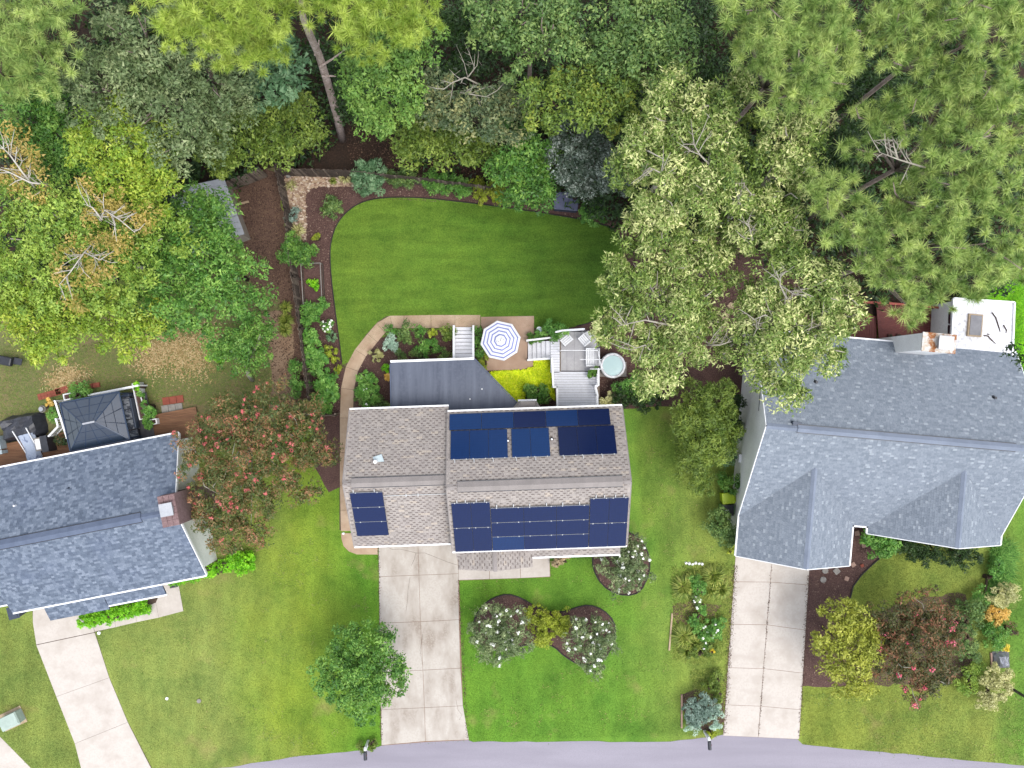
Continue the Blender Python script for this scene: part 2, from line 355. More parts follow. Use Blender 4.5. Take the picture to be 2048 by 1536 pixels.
sheet('dirt_strip', [(420, 375), (522, 342), (552, 345), (585, 520), (620, 830), (540, 830), (560, 700), (560, 600), (500, 560), (480, 460), (440, 420)], .012, M['bare_soil'], label='bare brown soil along the plank fence', jit=6, step=16)
sheet('dirt_path', [(500, 640), (560, 620), (590, 650), (585, 760), (600, 840), (540, 840), (545, 760), (530, 690)], .016, M['path_soil'], label='pale trodden soil path beside the fence', jit=5, step=14)
sheet('mulch_bed', [(556, 342), (760, 340), (990, 364), (1120, 390), (1260, 460), (1420, 470), (1720, 560), (1720, 690), (1500, 690), (1488, 820), (1330, 812), (1250, 818), (690, 838), (630, 838)], .010, M['mulch_bark'], label='brown bark mulch round the back lawn', jit=1)
BACKLAWN = [(686, 740), (681, 700), (673, 640), (664, 570), (660, 520), (661, 485), (672, 450), (692, 424), (720, 405), (755, 396), (800, 394), (850, 396), (900, 401), (960, 408), (1040, 419), (1120, 431), (1190, 444), (1236, 460), (1252, 520), (1240, 590), (1205, 640), (1120, 660), (1060, 655), (950, 660), (770, 660)]
sheet('back_lawn', smooth_poly(BACKLAWN, 1), .016, M['back_lawn_grass'], label='mown green back lawn with a curved edge')
e = MB(); pts = [P(x, y) + Vector((0, 0, .03)) for x, y in smooth_poly(BACKLAWN, 2)[:-18]]
e.tube(pts, .035, 5); tag(e.build('lawn_edging', M['black_edging']), 'thin dark edging strip round the back lawn', kind='structure')
ROCK = [(568, 345), (700, 343), (738, 352), (735, 372), (640, 373), (618, 378), (612, 395), (612, 480), (590, 482), (578, 430)]
sheet('gravel_bed', ROCK, .016, M['stone_tan'], label='pale tan stones in the back fence corner', jit=2)
PEANUT = [(945, 1262), (950, 1232), (968, 1208), (987, 1195), (1015, 1187), (1044, 1196), (1073, 1214), (1099, 1224), (1131, 1223), (1153, 1214), (1178, 1209), (1207, 1219), (1229, 1243), (1231, 1271), (1218, 1308), (1194, 1328), (1156, 1329), (1127, 1311), (1109, 1293), (1084, 1286), (1055, 1288), (1010, 1302), (970, 1298)]
CORNER = [(1183, 1122), (1192, 1095), (1240, 1090), (1245, 1062), (1262, 1066), (1284, 1080), (1300, 1115), (1298, 1150), (1280, 1185), (1250, 1192), (1215, 1180), (1193, 1155)]
for nm, pl, lb in (('planting_bed', PEANUT, 'peanut shaped mulch bed in the front lawn'), ('planting_bed', CORNER, 'rounded mulch bed at the front house corner')):
    o = sheet(nm, smooth_poly(pl, 1), .008, M['mulch_bark'], label=lb)
    e = MB(); q = [P(x, y) + Vector((0, 0, .03)) for x, y in smooth_poly(pl, 1)]; e.tube(q + [q[0]], .045, 5); e.build('edging', M['black_edging'], o)
NB = [(1612, 1136), (1700, 1120), (1700, 1050), (1742, 1056), (1768, 1108), (1745, 1128), (1722, 1150), (1706, 1172), (1699, 1200), (1702, 1240), (1730, 1360), (1700, 1374), (1600, 1372)]
o = sheet('planting_bed', NB, .008, M['mulch_bark'], label='mulch bed between right driveway and right lawn', jit=1.5)
e = MB(); q = [P(x, y) + Vector((0, 0, .03)) for x, y in NB[4:11]]; e.tube(q, .05, 5); e.build('edging', M['black_edging'], o)
sheet('planting_bed', [(622, 832), (690, 832), (690, 960), (660, 985), (630, 940)], .009, M['mulch_bark'], label='mulch between the walk and the pink crape myrtle', jit=3)
sheet('planting_bed', [(1365, 1388), (1400, 1378), (1448, 1395), (1450, 1440), (1425, 1468), (1372, 1452)], .008, M['mulch_bark'], label='mulch bed by the second mailbox', jit=3)
sheet('planting_bed', [(1345, 1212), (1380, 1200), (1420, 1205), (1440, 1215), (1420, 1240), (1370, 1250), (1346, 1240)], .008, M['bare_soil'], label='bare patch in the wildflower strip', jit=5, step=8)
sheet('planting_bed', [(1895, 1185), (1935, 1190), (1955, 1300), (1945, 1345), (1880, 1370), (1700, 1370), (1720, 1230)], .006, M['mulch_bark'], label='mulch under the red crape myrtle', jit=4)
ROAD = [(-2400, 1620), (-300, 1640), (200, 1580), (440, 1537), (600, 1511), (735, 1500), (760, 1491), (800, 1482), (935, 1478), (945, 1483), (1200, 1483), (1340, 1483), (1425, 1474), (1450, 1468), (1595, 1478), (1605, 1488), (1700, 1498), (1850, 1512), (2048, 1531), (4400, 1720), (4400, 1900), (-2400, 1900)]
sheet('road', ROAD, .012, M['asphalt'], label='pale grey asphalt road along the bottom', jit=1.2, step=20)

def slabs(owner, quads, z, mat, gap=.012, thick=.06, nm='slab'):
    for q in quads:
        w = [P(x, y) for x, y in q]; c = sum(w, Vector()) / len(w)
        s = MB(); pl = []
        for p in w:
            d = p - c; L = d.length; pl.append((d.x * (1 - gap * 1.3 / L), d.y * (1 - gap * 1.3 / L)))
        s.prism(pl, z - thick, z); s.build(nm, mat, owner, (c.x, c.y, 0))
# main driveway
ry = [1088, 1150, 1243, 1340, 1415, 1482]; xl = [757, 758, 759, 760, 762, 763]; xc = [836, 838, 841, 846, 849, 851]; xr = [914, 917, 918, 921, 926, 938]
yl = [0, 3, 3, 4, 4, 8]; yr = [0, -3, -4, -4, -4, -3]
D = sheet('driveway', [(757, 1080), (916, 1080), (926, 1415), (938, 1480), (851, 1484), (763, 1491), (760, 1340)], .016, M['joint_dirt'], label='two column concrete driveway of the solar house')
slabs(D, [[(xl[i], ry[i] + yl[i]), (xc[i], ry[i]), (xc[i + 1], ry[i + 1]), (xl[i + 1], ry[i + 1] + yl[i + 1])] for i in range(5)] + [[(xc[i], ry[i]), (xr[i], ry[i] + yr[i]), (xr[i + 1], ry[i + 1] + yr[i + 1]), (xc[i + 1], ry[i + 1])] for i in range(5)], .030, M['concrete_stained'])
cr = MB()
for pl in ([(770, 1092), (785, 1099), (800, 1098), (825, 1104), (832, 1106), (850, 1106), (870, 1114), (895, 1124), (914, 1130)], [(832, 1106), (828, 1120), (822, 1132)], [(820, 1155), (816, 1180), (815, 1200), (812, 1222)], [(846, 1268), (840, 1300), (845, 1330)], [(912, 1400), (916, 1420), (924, 1430), (918, 1440)]):
    cr.tube([P(x, y, .031) for x, y in pl], .007, 4)
cr.build('crack', M['joint_dark'], D)
# front walk
o = sheet('front_walk', [(916, 1112), (1099, 1107), (1101, 1154), (917, 1161)], .016, M['joint_dirt'], label='three slab concrete walk by the front door')
slabs(o, [[(916, 1114), (979, 1112), (979, 1158), (917, 1160)], [(979, 1112), (1040, 1110), (1041, 1156), (979, 1158)], [(1040, 1110), (1099, 1107), (1100, 1153), (1041, 1156)]], .032, M['concrete_pale'])
# tan walkway
o = sheet('garden_walk', [(679, 1060), (679, 838), (681, 790), (690, 744), (706, 706), (733, 668), (757, 642), (773, 632), (961, 631), (961, 657), (785, 657), (765, 668), (738, 700), (718, 740), (711, 790), (709, 838), (709, 1060)], .018, M['joint_dark'], label='curved tan concrete walk round the solar house')
cl = [(695, 1062), (694, 1020), (693, 970), (693, 905), (693, 836), (695, 778), (704, 738), (721, 706), (745, 676), (762, 656), (783, 644), (808, 644), (862, 643), (910, 643), (961, 643)]
qs = []
for i in range(len(cl) - 1):
    def nrm(j):
        a, b = cl[max(j - 1, 0)], cl[min(j + 1, len(cl) - 1)]; L = math.hypot(b[0] - a[0], b[1] - a[1]); return (-(b[1] - a[1]) / L * 13, (b[0] - a[0]) / L * 13)
    n0, n1 = nrm(i), nrm(i + 1); a, b = cl[i], cl[i + 1]
    qs.append([(a[0] + n0[0], a[1] + n0[1]), (a[0] - n0[0], a[1] - n0[1]), (b[0] - n1[0], b[1] - n1[1]), (b[0] + n1[0], b[1] + n1[1])])
slabs(o, qs, .036, M['concrete_tan'], .008)
slabs(o, [[(682, 1066), (712, 1066), (756, 1085), (756, 1109), (714, 1109), (698, 1103), (687, 1092), (683, 1078)]], .036, M['concrete_tan'], .008)
o = sheet('patio', [(962, 634), (1068, 632), (1068, 672), (1056, 678), (1054, 718), (1066, 722), (1066, 732), (1046, 739), (975, 741), (965, 734), (966, 660), (962, 650)], .040, M['concrete_patio'], label='tan concrete patio under the striped parasol', thick=.05)
# right driveway
def lerp(a, b, t): return (a[0] + (b[0] - a[0]) * t, a[1] + (b[1] - a[1]) * t)
L0, L1, C0, C1, R0, R1 = (1473, 1080), (1446, 1471), (1547, 1080), (1516, 1474), (1622, 1080), (1598, 1478)
o = sheet('driveway', [L0, R0, R1, L1], .016, M['joint_dirt'], label='pale concrete driveway of the right house')
ts = [(.0, .0, .0), (.213, .213, .225), (.43, .43, .452), (.652, .652, .668), (.842, .843, .852), (1, 1, 1)]; qs = []
for a, b in zip(ts[:-1], ts[1:]):
    qs += [[lerp(L0, L1, a[0]), lerp(C0, C1, a[1]), lerp(C0, C1, b[1]), lerp(L0, L1, b[0])], [lerp(C0, C1, a[1]), lerp(R0, R1, a[2]), lerp(R0, R1, b[2]), lerp(C0, C1, b[1])]]
slabs(o, qs, .030, M['concrete_pale'])
# left driveway and walk
o = sheet('driveway', [(65, 1205), (150, 1200), (186, 1248), (190, 1264), (219, 1355), (256, 1444), (306, 1540), (164, 1540), (150, 1487), (113, 1393), (73, 1290), (66, 1245)], .016, M['joint_dark'], label='curving concrete driveway of the left house')
slabs(o, [[(66, 1205), (160, 1195), (186, 1249), (190, 1264), (73, 1289), (66, 1245)], [(73, 1290), (190, 1265), (219, 1355), (113, 1393)], [(113, 1393), (219, 1355), (256, 1444), (150, 1487)], [(150, 1487), (256, 1444), (330, 1590), (176, 1590)]], .030, M['concrete_pale'], .008)
o = sheet('side_walk', [(186, 1249), (340, 1160), (357, 1166), (367, 1222), (190, 1264)], .014, M['joint_dark'], label='concrete walk before the left house porch')
slabs(o, [[(186, 1250), (228, 1235), (232, 1254), (190, 1263)], [(228, 1235), (270, 1222), (274, 1244), (232, 1254)], [(270, 1222), (312, 1205), (318, 1235), (274, 1244)], [(312, 1205), (330, 1160), (357, 1166), (367, 1222), (318, 1235)]], .028, M['concrete_pale'], .006)
o = sheet('driveway', [(-300, 1440), (-5, 1468), (62, 1536), (90, 1600), (-300, 1600)], .014, M['concrete_pale'], label='corner of a farther driveway at lower left')

# scattered stuff on the ground -------------------------------------------------
def inside(px, py, poly):
    r = np.zeros(len(px), bool); n = len(poly)
    for i in range(n):
        x0, y0 = poly[i]; x1, y1 = poly[(i + 1) % n]
        c = ((y0 > py) != (y1 > py)) & (px < (x1 - x0) * (py - y0) / (y1 - y0 + 1e-9) + x0); r ^= c
    return r
def scatter(poly, n, seed=1):
    q = np.random.default_rng(seed); xs = [p[0] for p in poly]; ys = [p[1] for p in poly]
    px = q.uniform(min(xs), max(xs), n * 3); py = q.uniform(min(ys), max(ys), n * 3); k = inside(px, py, poly); return px[k][:n], py[k][:n]
def tri_mesh(name, V, nper, tint, mats):
    nf = len(V) // nper; me = bpy.data.meshes.new(name)
    me.vertices.add(len(V)); me.vertices.foreach_set('co', V.astype(np.float32).ravel())
    me.loops.add(len(V)); me.loops.foreach_set('vertex_index', np.arange(len(V), dtype=np.int32))
    me.polygons.add(nf); me.polygons.foreach_set('loop_start', np.arange(0, len(V), nper, dtype=np.int32))
    me.update(calc_edges=True)
    at = me.attributes.new('tint', 'FLOAT', 'FACE'); at.data.foreach_set('value', tint.astype(np.float32))
    me.materials.append(mats); return me
def unit(a): return a / (np.linalg.norm(a, axis=1, keepdims=True) + 1e-9)
def chips(name, polys, n, z, size, mat, label, lift=.02, seed=3):
    q = np.random.default_rng(seed); VV = []; 
    for pl in polys:
        px, py = scatter(pl, n, seed); N = len(px); c = np.stack([(px - 1024) / PPM, (768 - py) / PPM, np.full(N, z) + q.uniform(.005, lift, N)], 1)
        a = q.uniform(0, 2 * np.pi, N); L = q.uniform(.5, 1.3, N) * size; w = L * q.uniform(.25, .6, N)
        u = np.stack([np.cos(a), np.sin(a), q.normal(0, .25, N)], 1) * L[:, None] / 2; v = np.stack([-np.sin(a), np.cos(a), q.normal(0, .25, N)], 1) * w[:, None] / 2
        VV.append(np.stack([c - u, c + v, c + u, c - v], 1).reshape(-1, 3))
    V = np.concatenate(VV); t = q.uniform(0, 1, len(V) // 4)
    return tag(link(name, tri_mesh(name, V, 4, t, mat)), label, kind='stuff')
tintmat('chip', [(0, A(72, 50, 46)), (.6, A(112, 84, 76)), (.9, A(150, 122, 108)), (1, A(196, 170, 150))])
tintmat('straw', [(0, A(150, 124, 76)), (.6, A(206, 176, 124)), (1, A(232, 208, 160))])
tintmat('pebble', [(0, A(150, 118, 100)), (.5, A(204, 176, 150)), (1, A(238, 220, 200))])
tintmat('litter', [(0, A(62, 46, 38)), (.6, A(94, 70, 58)), (.9, A(126, 98, 80)), (1, A(164, 134, 106))])
chips('bark_chips', [[(614, 375), (700, 375), (690, 420), (660, 480), (660, 560), (690, 830), (632, 830), (600, 500)]], 5000, .012, .09, M['chip'], 'bark chips of the mulch bed by the fence', seed=5)
chips('bark_chips', [[(720, 700), (780, 655), (905, 655), (905, 720), (780, 722), (780, 815), (710, 815)], [(1200, 752), (1290, 752), (1290, 800), (1200, 800)], [(640, 375), (1000, 370), (1235, 445), (1230, 455), (1000, 410), (700, 395)], [(1030, 780), (1110, 780), (1110, 810), (1030, 810)]], 1800, .012, .09, M['chip'], 'bark chips of the garden beds behind the solar house', seed=6)
chips('bark_chips', [PEANUT, CORNER, NB], 2200, .012, .09, M['chip'], 'bark chips of the front garden beds', seed=8)
chips('dead_leaves', [[(430, 375), (552, 345), (620, 830), (560, 800), (490, 560)], [(690, 230), (830, 240), (1000, 330), (980, 358), (700, 330)], [(1240, 470), (1480, 500), (1480, 700), (1260, 760)]], 3500, .016, .11, M['litter'], 'fallen brown leaves under the trees', lift=.05, seed=9)
def straw(label, spots, n, seed):
    q = np.random.default_rng(seed); X = []
    for (x, y, rx, ry, w) in spots: k = int(n * w); X.append(np.stack([q.normal(x, rx, k), q.normal(y, ry, k)], 1))
    X = np.concatenate(X); N = len(X); c = np.stack([(X[:, 0] - 1024) / PPM, (768 - X[:, 1]) / PPM, .014 + q.uniform(.004, .05, N)], 1); a = q.uniform(0, 6.28, N); L = q.uniform(.08, .24, N); w = q.uniform(.03, .07, N)
    u = np.stack([np.cos(a), np.sin(a), q.normal(0, .15, N)], 1) * L[:, None] / 2; v = np.stack([-np.sin(a), np.cos(a), q.normal(0, .2, N)], 1) * w[:, None] / 2
    return tag(link('straw_litter', tri_mesh('straw', np.stack([c - u, c + v, c + u, c - v], 1).reshape(-1, 3), 4, q.uniform(0, 1, N), M['straw'])), label, kind='stuff')
straw('dry straw lying on the left yard below the trees', [(330, 690, 28, 22, .35), (380, 710, 32, 26, .4), (300, 720, 20, 18, .15), (420, 680, 16, 14, .1)], 5200, 10)
straw('small dry straw patch by the red bricks', [(140, 752, 20, 12, .7), (115, 768, 14, 8, .3)], 1300, 12)
# stones of the corner bed
b = MB(); px, py = scatter(ROCK, 900, 11); rr = random.Random(4)
for x, y in zip(px, py):
    c = P(x, y, .016); s = rr.uniform(.05, .12); n = 6; a0 = rr.uniform(0, 6); f = []
    rg = [[(c.x + s * k * math.cos(a0 + j * 1.047) * rr.uniform(.8, 1.2), c.y + s * k * .75 * math.sin(a0 + j * 1.047), h) for j in range(n)] for k, h in ((1, .016), (.6, .016 + s * .7))]
    b.hexa(rg[0], rg[1], 0, rr.random())
tag(b.build('bed_stones', M['pebble']), 'pale tan stones covering the back fence corner', kind='stuff')
# real turf blades that roughen the lawns and soften their borders
def turf(name, poly, n, z, mat, hmin, hmax, seed, label, wid=.022, holes=()):
    q = np.random.default_rng(seed); px, py = scatter(poly, n, seed)
    for h in holes:
        k = ~inside(px, py, h); px, py = px[k], py[k]
    N = len(px); c = np.stack([(px - 1024) / PPM, (768 - py) / PPM, np.full(N, z)], 1)
    a = q.uniform(0, 2 * np.pi, N); L = q.uniform(hmin, hmax, N); u = np.stack([np.cos(a), np.sin(a), np.zeros(N)], 1)
    v = np.stack([-np.sin(a), np.cos(a), np.zeros(N)], 1) * wid / 2
    tip = c + u * L[:, None] * .8; tip[:, 2] += L * q.uniform(.35, .8, N)
    V = np.stack([c - v, c + v, tip], 1).reshape(-1, 3)
    return tag(link(name, tri_mesh(name, V, 3, q.uniform(0, 1, N), mat)), label, kind='stuff')
DRIVE = [(757, 1080), (916, 1080), (917, 1107), (1101, 1107), (1101, 1156), (918, 1163), (922, 1340), (926, 1415), (938, 1480), (851, 1486), (763, 1491), (760, 1340)]
turf('lawn_blades', [(420, 1040), (690, 990), (682, 1110), (1240, 1115), (1290, 1080), (1262, 830), (1340, 830), (1470, 1000), (1470, 1110), (1444, 1468), (938, 1482), (762, 1492), (430, 1536), (300, 1536), (186, 1262), (370, 1225), (350, 1165)], 130000, .0, M['lawn_grass'], .05, .11, 21, 'turf blades of the front lawns', holes=(DRIVE, PEANUT, CORNER))
turf('lawn_blades', [(1600, 1374), (1710, 1374), (1702, 1200), (1725, 1150), (1770, 1105), (1960, 1120), (2000, 1090), (2048, 980), (2048, 1530), (1850, 1512), (1605, 1488)], 60000, .0, M['lawn_grass'], .05, .12, 22, 'turf blades of the right front lawn')
turf('lawn_blades', [(0, 1225), (66, 1245), (73, 1290), (113, 1393), (164, 1536), (62, 1536), (0, 1470)], 14000, .0, M['lawn_grass'], .05, .12, 23, 'turf blades left of the left driveway')
turf('back_lawn_blades', BACKLAWN, 70000, .016, M['back_lawn_grass'], .04, .08, 24, 'turf blades of the back lawn')
tintmat('weed', [(0, A(108, 140, 54)), (.5, A(132, 158, 70)), (.85, A(160, 172, 92)), (1, A(176, 164, 104))])
turf('yard_grass', [(0, 690), (120, 700), (300, 660), (520, 640), (545, 700), (540, 830), (340, 800), (0, 850)], 26000, .008, M['weed'], .06, .16, 25, 'thin grass of the left back yard')
turf('meadow_grass', [(1960, 560), (2048, 540), (2048, 760), (2020, 710), (2026, 600), (1960, 598)], 7000, 0, M['leaf_bright'], .1, .3, 26, 'long bright grass behind the white roof', wid=.04)
turf('tall_grass', [(1985, 1090), (2010, 1080), (2030, 1100), (2010, 1190), (1975, 1190), (1980, 1120)], 2600, 0, M['leaf_shrub'], .3, .9, 27, 'tall green grass at the right house corner', wid=.05)

# weeds and clover clumps scattered through the lawns
q = np.random.default_rng(77); cl_ = []
for pl, n_ in (([(215, 1290), (400, 1250), (560, 1120), (660, 1020), (750, 1130), (755, 1470), (440, 1520), (310, 1500)], 80), ([(930, 1170), (1330, 1100), (1440, 1460), (945, 1478)], 60), ([(1610, 1380), (2040, 1400), (2040, 1520), (1700, 1490)], 60), ([(1270, 830), (1330, 840), (1460, 1000), (1460, 1120), (1330, 1120), (1300, 1080)], 40)):
    px, py = scatter(pl, n_, n_); 
    for x, y in zip(px, py): k = int(q.integers(8, 30)); cl_.append(np.stack([q.normal(x, q.uniform(3, 12), k), q.normal(y, q.uniform(3, 9), k)], 1))
X = np.concatenate(cl_); N = len(X); c = np.stack([(X[:, 0] - 1024) / PPM, (768 - X[:, 1]) / PPM, q.uniform(.02, .05, N)], 1); a = q.uniform(0, 6.28, N); L = q.uniform(.05, .11, N)[:, None]
u = np.stack([np.cos(a), np.sin(a), q.normal(0, .3, N)], 1) * L / 2; v = np.stack([-np.sin(a), np.cos(a), q.normal(0, .3, N)], 1) * L * .3
k = ~(inside(X[:, 0], X[:, 1], DRIVE) | inside(X[:, 0], X[:, 1], PEANUT) | inside(X[:, 0], X[:, 1], CORNER)); V = np.stack([c - u, c + v, c + u, c - v], 1)[k].reshape(-1, 3)
tag(link('lawn_weeds', tri_mesh('lawn_weeds', V, 4, q.uniform(0, 1, len(V) // 4), M['weed'])), 'weeds and clover clumps in the front lawns', kind='stuff')
# ------------------------------------------------------------------ houses
def shingles(mb, O, u, v, Wd, Ln, e, w, rd, dash=False, rng_=None):
    """courses of separate tabs on a roof plane: O eave corner, u along the eave, v up the slope; rng_(y) gives the course's ends"""
    O, u, v = Vector(O), Vector(u), Vector(v); n = u.cross(v).normalized(); row = 0; y = 0.0
    while y < Ln - .02:
        e1 = min(e, Ln - y); s0, s1 = rng_((y + e / 2) / Ln) if rng_ else (0, Wd); x = s0 - rd.uniform(0, w)
        while x < s1:
            ww = w * rd.uniform(.75, 1.3); a, b = max(x, s0), min(x + ww - .006, s1); x += ww
            if b - a < .03: continue
            t = rd.uniform(.25, .9) if rd.random() < .94 else 1.0; h0 = .016 + rd.uniform(0, .01); h1 = .004
            p = [O + u * a + v * y + n * h0, O + u * b + v * y + n * h0, O + u * b + v * (y + e1 + .03) + n * h1, O + u * a + v * (y + e1 + .03) + n * h1]
            mb.face(p, 0, t); q0, q1 = O + u * a + v * y, O + u * b + v * y
            mb.face([q0, q1, p[1], p[0]], 0, t * .5)
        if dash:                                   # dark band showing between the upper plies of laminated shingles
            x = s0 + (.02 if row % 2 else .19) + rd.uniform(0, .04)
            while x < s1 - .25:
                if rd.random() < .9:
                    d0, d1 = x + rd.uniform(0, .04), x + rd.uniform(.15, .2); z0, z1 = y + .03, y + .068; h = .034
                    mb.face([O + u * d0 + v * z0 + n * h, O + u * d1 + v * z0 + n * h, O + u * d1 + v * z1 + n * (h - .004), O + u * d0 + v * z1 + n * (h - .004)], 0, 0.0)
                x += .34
        y += e; row += 1
def roof_plane(house, O, u, v, Wd, Ln, smat, umat, rd, e=.145, w=.32, dash=False, thick=.16, rng_=None):
    O, u, v = Vector(O), Vector(u).normalized(), Vector(v).normalized(); n = u.cross(v).normalized()
    b0, b1 = rng_(0) if rng_ else (0, Wd); t0, t1 = rng_(1) if rng_ else (0, Wd)
    d = MB(); q = [O + u * b0, O + u * b1, O + u * t1 + v * Ln, O + u * t0 + v * Ln]
    d.hexa([p - n * thick for p in q], q); rf = d.build('roof_slope', umat, house)
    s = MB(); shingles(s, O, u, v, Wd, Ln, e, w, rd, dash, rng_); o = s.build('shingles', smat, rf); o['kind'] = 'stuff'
    return rf
def gable(house, x0, x1, y0, y1, ze, zr, smat, umat, rd, axis='x', inset=.35, wall=None, dash=False, gut=(1, 1), rake=(1, 1), e=.145, w=.32, ridge=None, vent=None, zb=0, wall_on=True, xe=None, rmat=None):
    """gable block: walls, two shingled slopes, gutters, rake boards and ridge"""
    tr = (lambda p: Vector(p)) if axis == 'x' else (lambda p: Vector((-p[1], p[0], p[2])))
    # canonical frame: ridge along X, eaves at Y=y0 (front) and y1 (back)
    ym = (y0 + y1) / 2; run = (y1 - y0) / 2; rise = zr - ze; Ls = math.hypot(run, rise)
    if wall_on:
        ex = inset
        prof = [(y0 + ex, zb), (y1 - ex, zb), (y1 - ex, ze + rise * ex / run - .17), (ym, zr - .2), (y0 + ex, ze + rise * ex / run - .17)]
        b = MB(); b.hexa([tr(((x1 if xe is None else xe + .6) - ex, y, z)) for y, z in prof], [tr((x0 + ex, y, z)) for y, z in prof]); b.build('wall', wall, house)
    sl = []; X = x1 if xe is None else xe      # xe: the eave stops at the valley, the ridge runs on
    r1 = None if xe is None else (lambda t: (0, (X - x0) + (x1 - X) * t)); r2 = None if xe is None else (lambda t: ((x1 - X) * (1 - t), x1 - x0))
    sl.append(roof_plane(house, tr((x0, y0, ze)), tr((1, 0, 0)), tr((0, run, rise)), x1 - x0, Ls, smat, umat, rd, e, w, dash, .16, r1))
    sl.append(roof_plane(house, tr((x1, y1, ze)), tr((-1, 0, 0)), tr((0, -run, rise)), x1 - x0, Ls, smat, umat, rd, e, w, dash, .16, r2))
    if gut[0]: b = MB(); b.bar(tr((x0 + .0, y0 - .055, ze - .06)), tr((X, y0 - .055, ze - .06)), .10, .10); b.build('gutter', M['white_paint'], house)
    if gut[1]: b = MB(); b.bar(tr((x0 + .0, y1 + .055, ze - .06)), tr((X, y1 + .055, ze - .06)), .10, .10); b.build('gutter', M['white_paint'], house)
    for k, (xx, sgn) in enumerate(((x0, -1), (x1, 1))):
        if rake[k]:
            for ya in (y0, y1):
                b = MB(); b.bar(tr((xx + sgn * .025, ya, ze - .1)), tr((xx + sgn * .025, ym, zr - .1)), .045, .2); b.build('rake_board', rmat or M['white_paint'], house)
    if ridge:
        nn = max(1, int((x1 - x0 - .1) / .3)); st = (x1 - x0 - .04) / nn; rw = .16; sl_ = rise / run
        for i in range(nn):       # ridge caps, each a bent cap
            c = MB(); xa, xb = -st / 2, st / 2 + .02
            for sg in (-1, 1):
                pts = [(xa, 0, .035), (xb, 0, .028), (xb, sg * rw, .028 - rw * sl_), (xa, sg * rw, .035 - rw * sl_)]
                c.face([tr(p) for p in (pts if sg < 0 else pts[::-1])])
            o = c.build('ridge_cap', ridge, house); o.location = tr((x0 + .02 + st * (i + .5), ym, zr))
    if vent:
        a, bb, vm, w_ = vent; sl_ = rise / run; c = MB()
        for sg in (-1, 1):
            c.hexa(*[[tr(p) for p in (q if sg > 0 else q[::-1])] for q in ([(a, ym, zr + .02), (bb, ym, zr + .02), (bb, ym + sg * w_, zr + .02 - w_ * sl_), (a, ym + sg * w_, zr + .02 - w_ * sl_)], [(a, ym, zr + .10), (bb, ym, zr + .10), (bb, ym + sg * w_, zr + .10 - w_ * sl_), (a, ym + sg * w_, zr + .10 - w_ * sl_)])])
        c.build('ridge_vent', vm, house)
        for sg in (-1, 1): c = MB(); c.bar(tr((a, ym + sg * (w_ + .02), zr + .06 - w_ * sl_)), tr((bb, ym + sg * (w_ + .02), zr + .06 - w_ * sl_)), .04, .06); c.build('vent_shadow_strip', M['dark_metal'], house)  # dark strips stand in for the shadow gap along both vent edges
    return sl
rd = random.Random(11)
# ---- main house with solar panels
TH = math.radians(2.0)
HO = thing('solar_house', 'two block taupe shingled house in the middle, its roof carrying solar panels', 'house', (1.415, -5.3, 0), TH)
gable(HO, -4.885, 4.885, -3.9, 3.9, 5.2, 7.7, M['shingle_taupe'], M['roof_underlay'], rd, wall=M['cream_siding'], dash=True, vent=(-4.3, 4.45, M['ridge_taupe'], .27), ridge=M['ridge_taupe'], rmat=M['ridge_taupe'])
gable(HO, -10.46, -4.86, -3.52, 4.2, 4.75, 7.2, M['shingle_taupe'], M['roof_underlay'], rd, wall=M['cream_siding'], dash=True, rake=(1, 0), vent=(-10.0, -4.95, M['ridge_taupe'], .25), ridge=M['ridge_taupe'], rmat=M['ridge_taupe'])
# porch roof along the front with its little gable
v = Vector((0, .8, .3)).normalized()
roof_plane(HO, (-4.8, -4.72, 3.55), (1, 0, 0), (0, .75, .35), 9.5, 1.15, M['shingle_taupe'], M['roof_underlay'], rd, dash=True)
b = MB(); b.bar((-1.9, -4.78, 3.5), (4.7, -4.78, 3.5), .10, .10); b.build('gutter', M['white_paint'], HO)
pv = (-2.55, -5.30, 4.35)
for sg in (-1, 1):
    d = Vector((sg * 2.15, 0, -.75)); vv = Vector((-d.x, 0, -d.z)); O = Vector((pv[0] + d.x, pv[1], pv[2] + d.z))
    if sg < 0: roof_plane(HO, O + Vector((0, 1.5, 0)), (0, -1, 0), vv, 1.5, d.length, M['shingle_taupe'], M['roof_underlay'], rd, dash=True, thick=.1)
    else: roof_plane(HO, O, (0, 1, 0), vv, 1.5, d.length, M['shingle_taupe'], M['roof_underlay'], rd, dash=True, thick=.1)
b = MB(); b.box((pv[0], pv[1] + .74, pv[2] + .03), (.22, 1.5, .06)); b.build('ridge_vent', M['ridge_taupe'], HO)
for x in (-4.6, -.6, 1.1, 4.5):
    b = MB(); b.box((x, -4.45, 1.7), (.14, .14, 3.4)); b.build('porch_post', M['white_paint'], HO)
b = MB(); b.box((-.0, -3.6, 1.05), (1.0, .1, 2.1)); dr = b.build('front_door', M['red_stain'], HO)
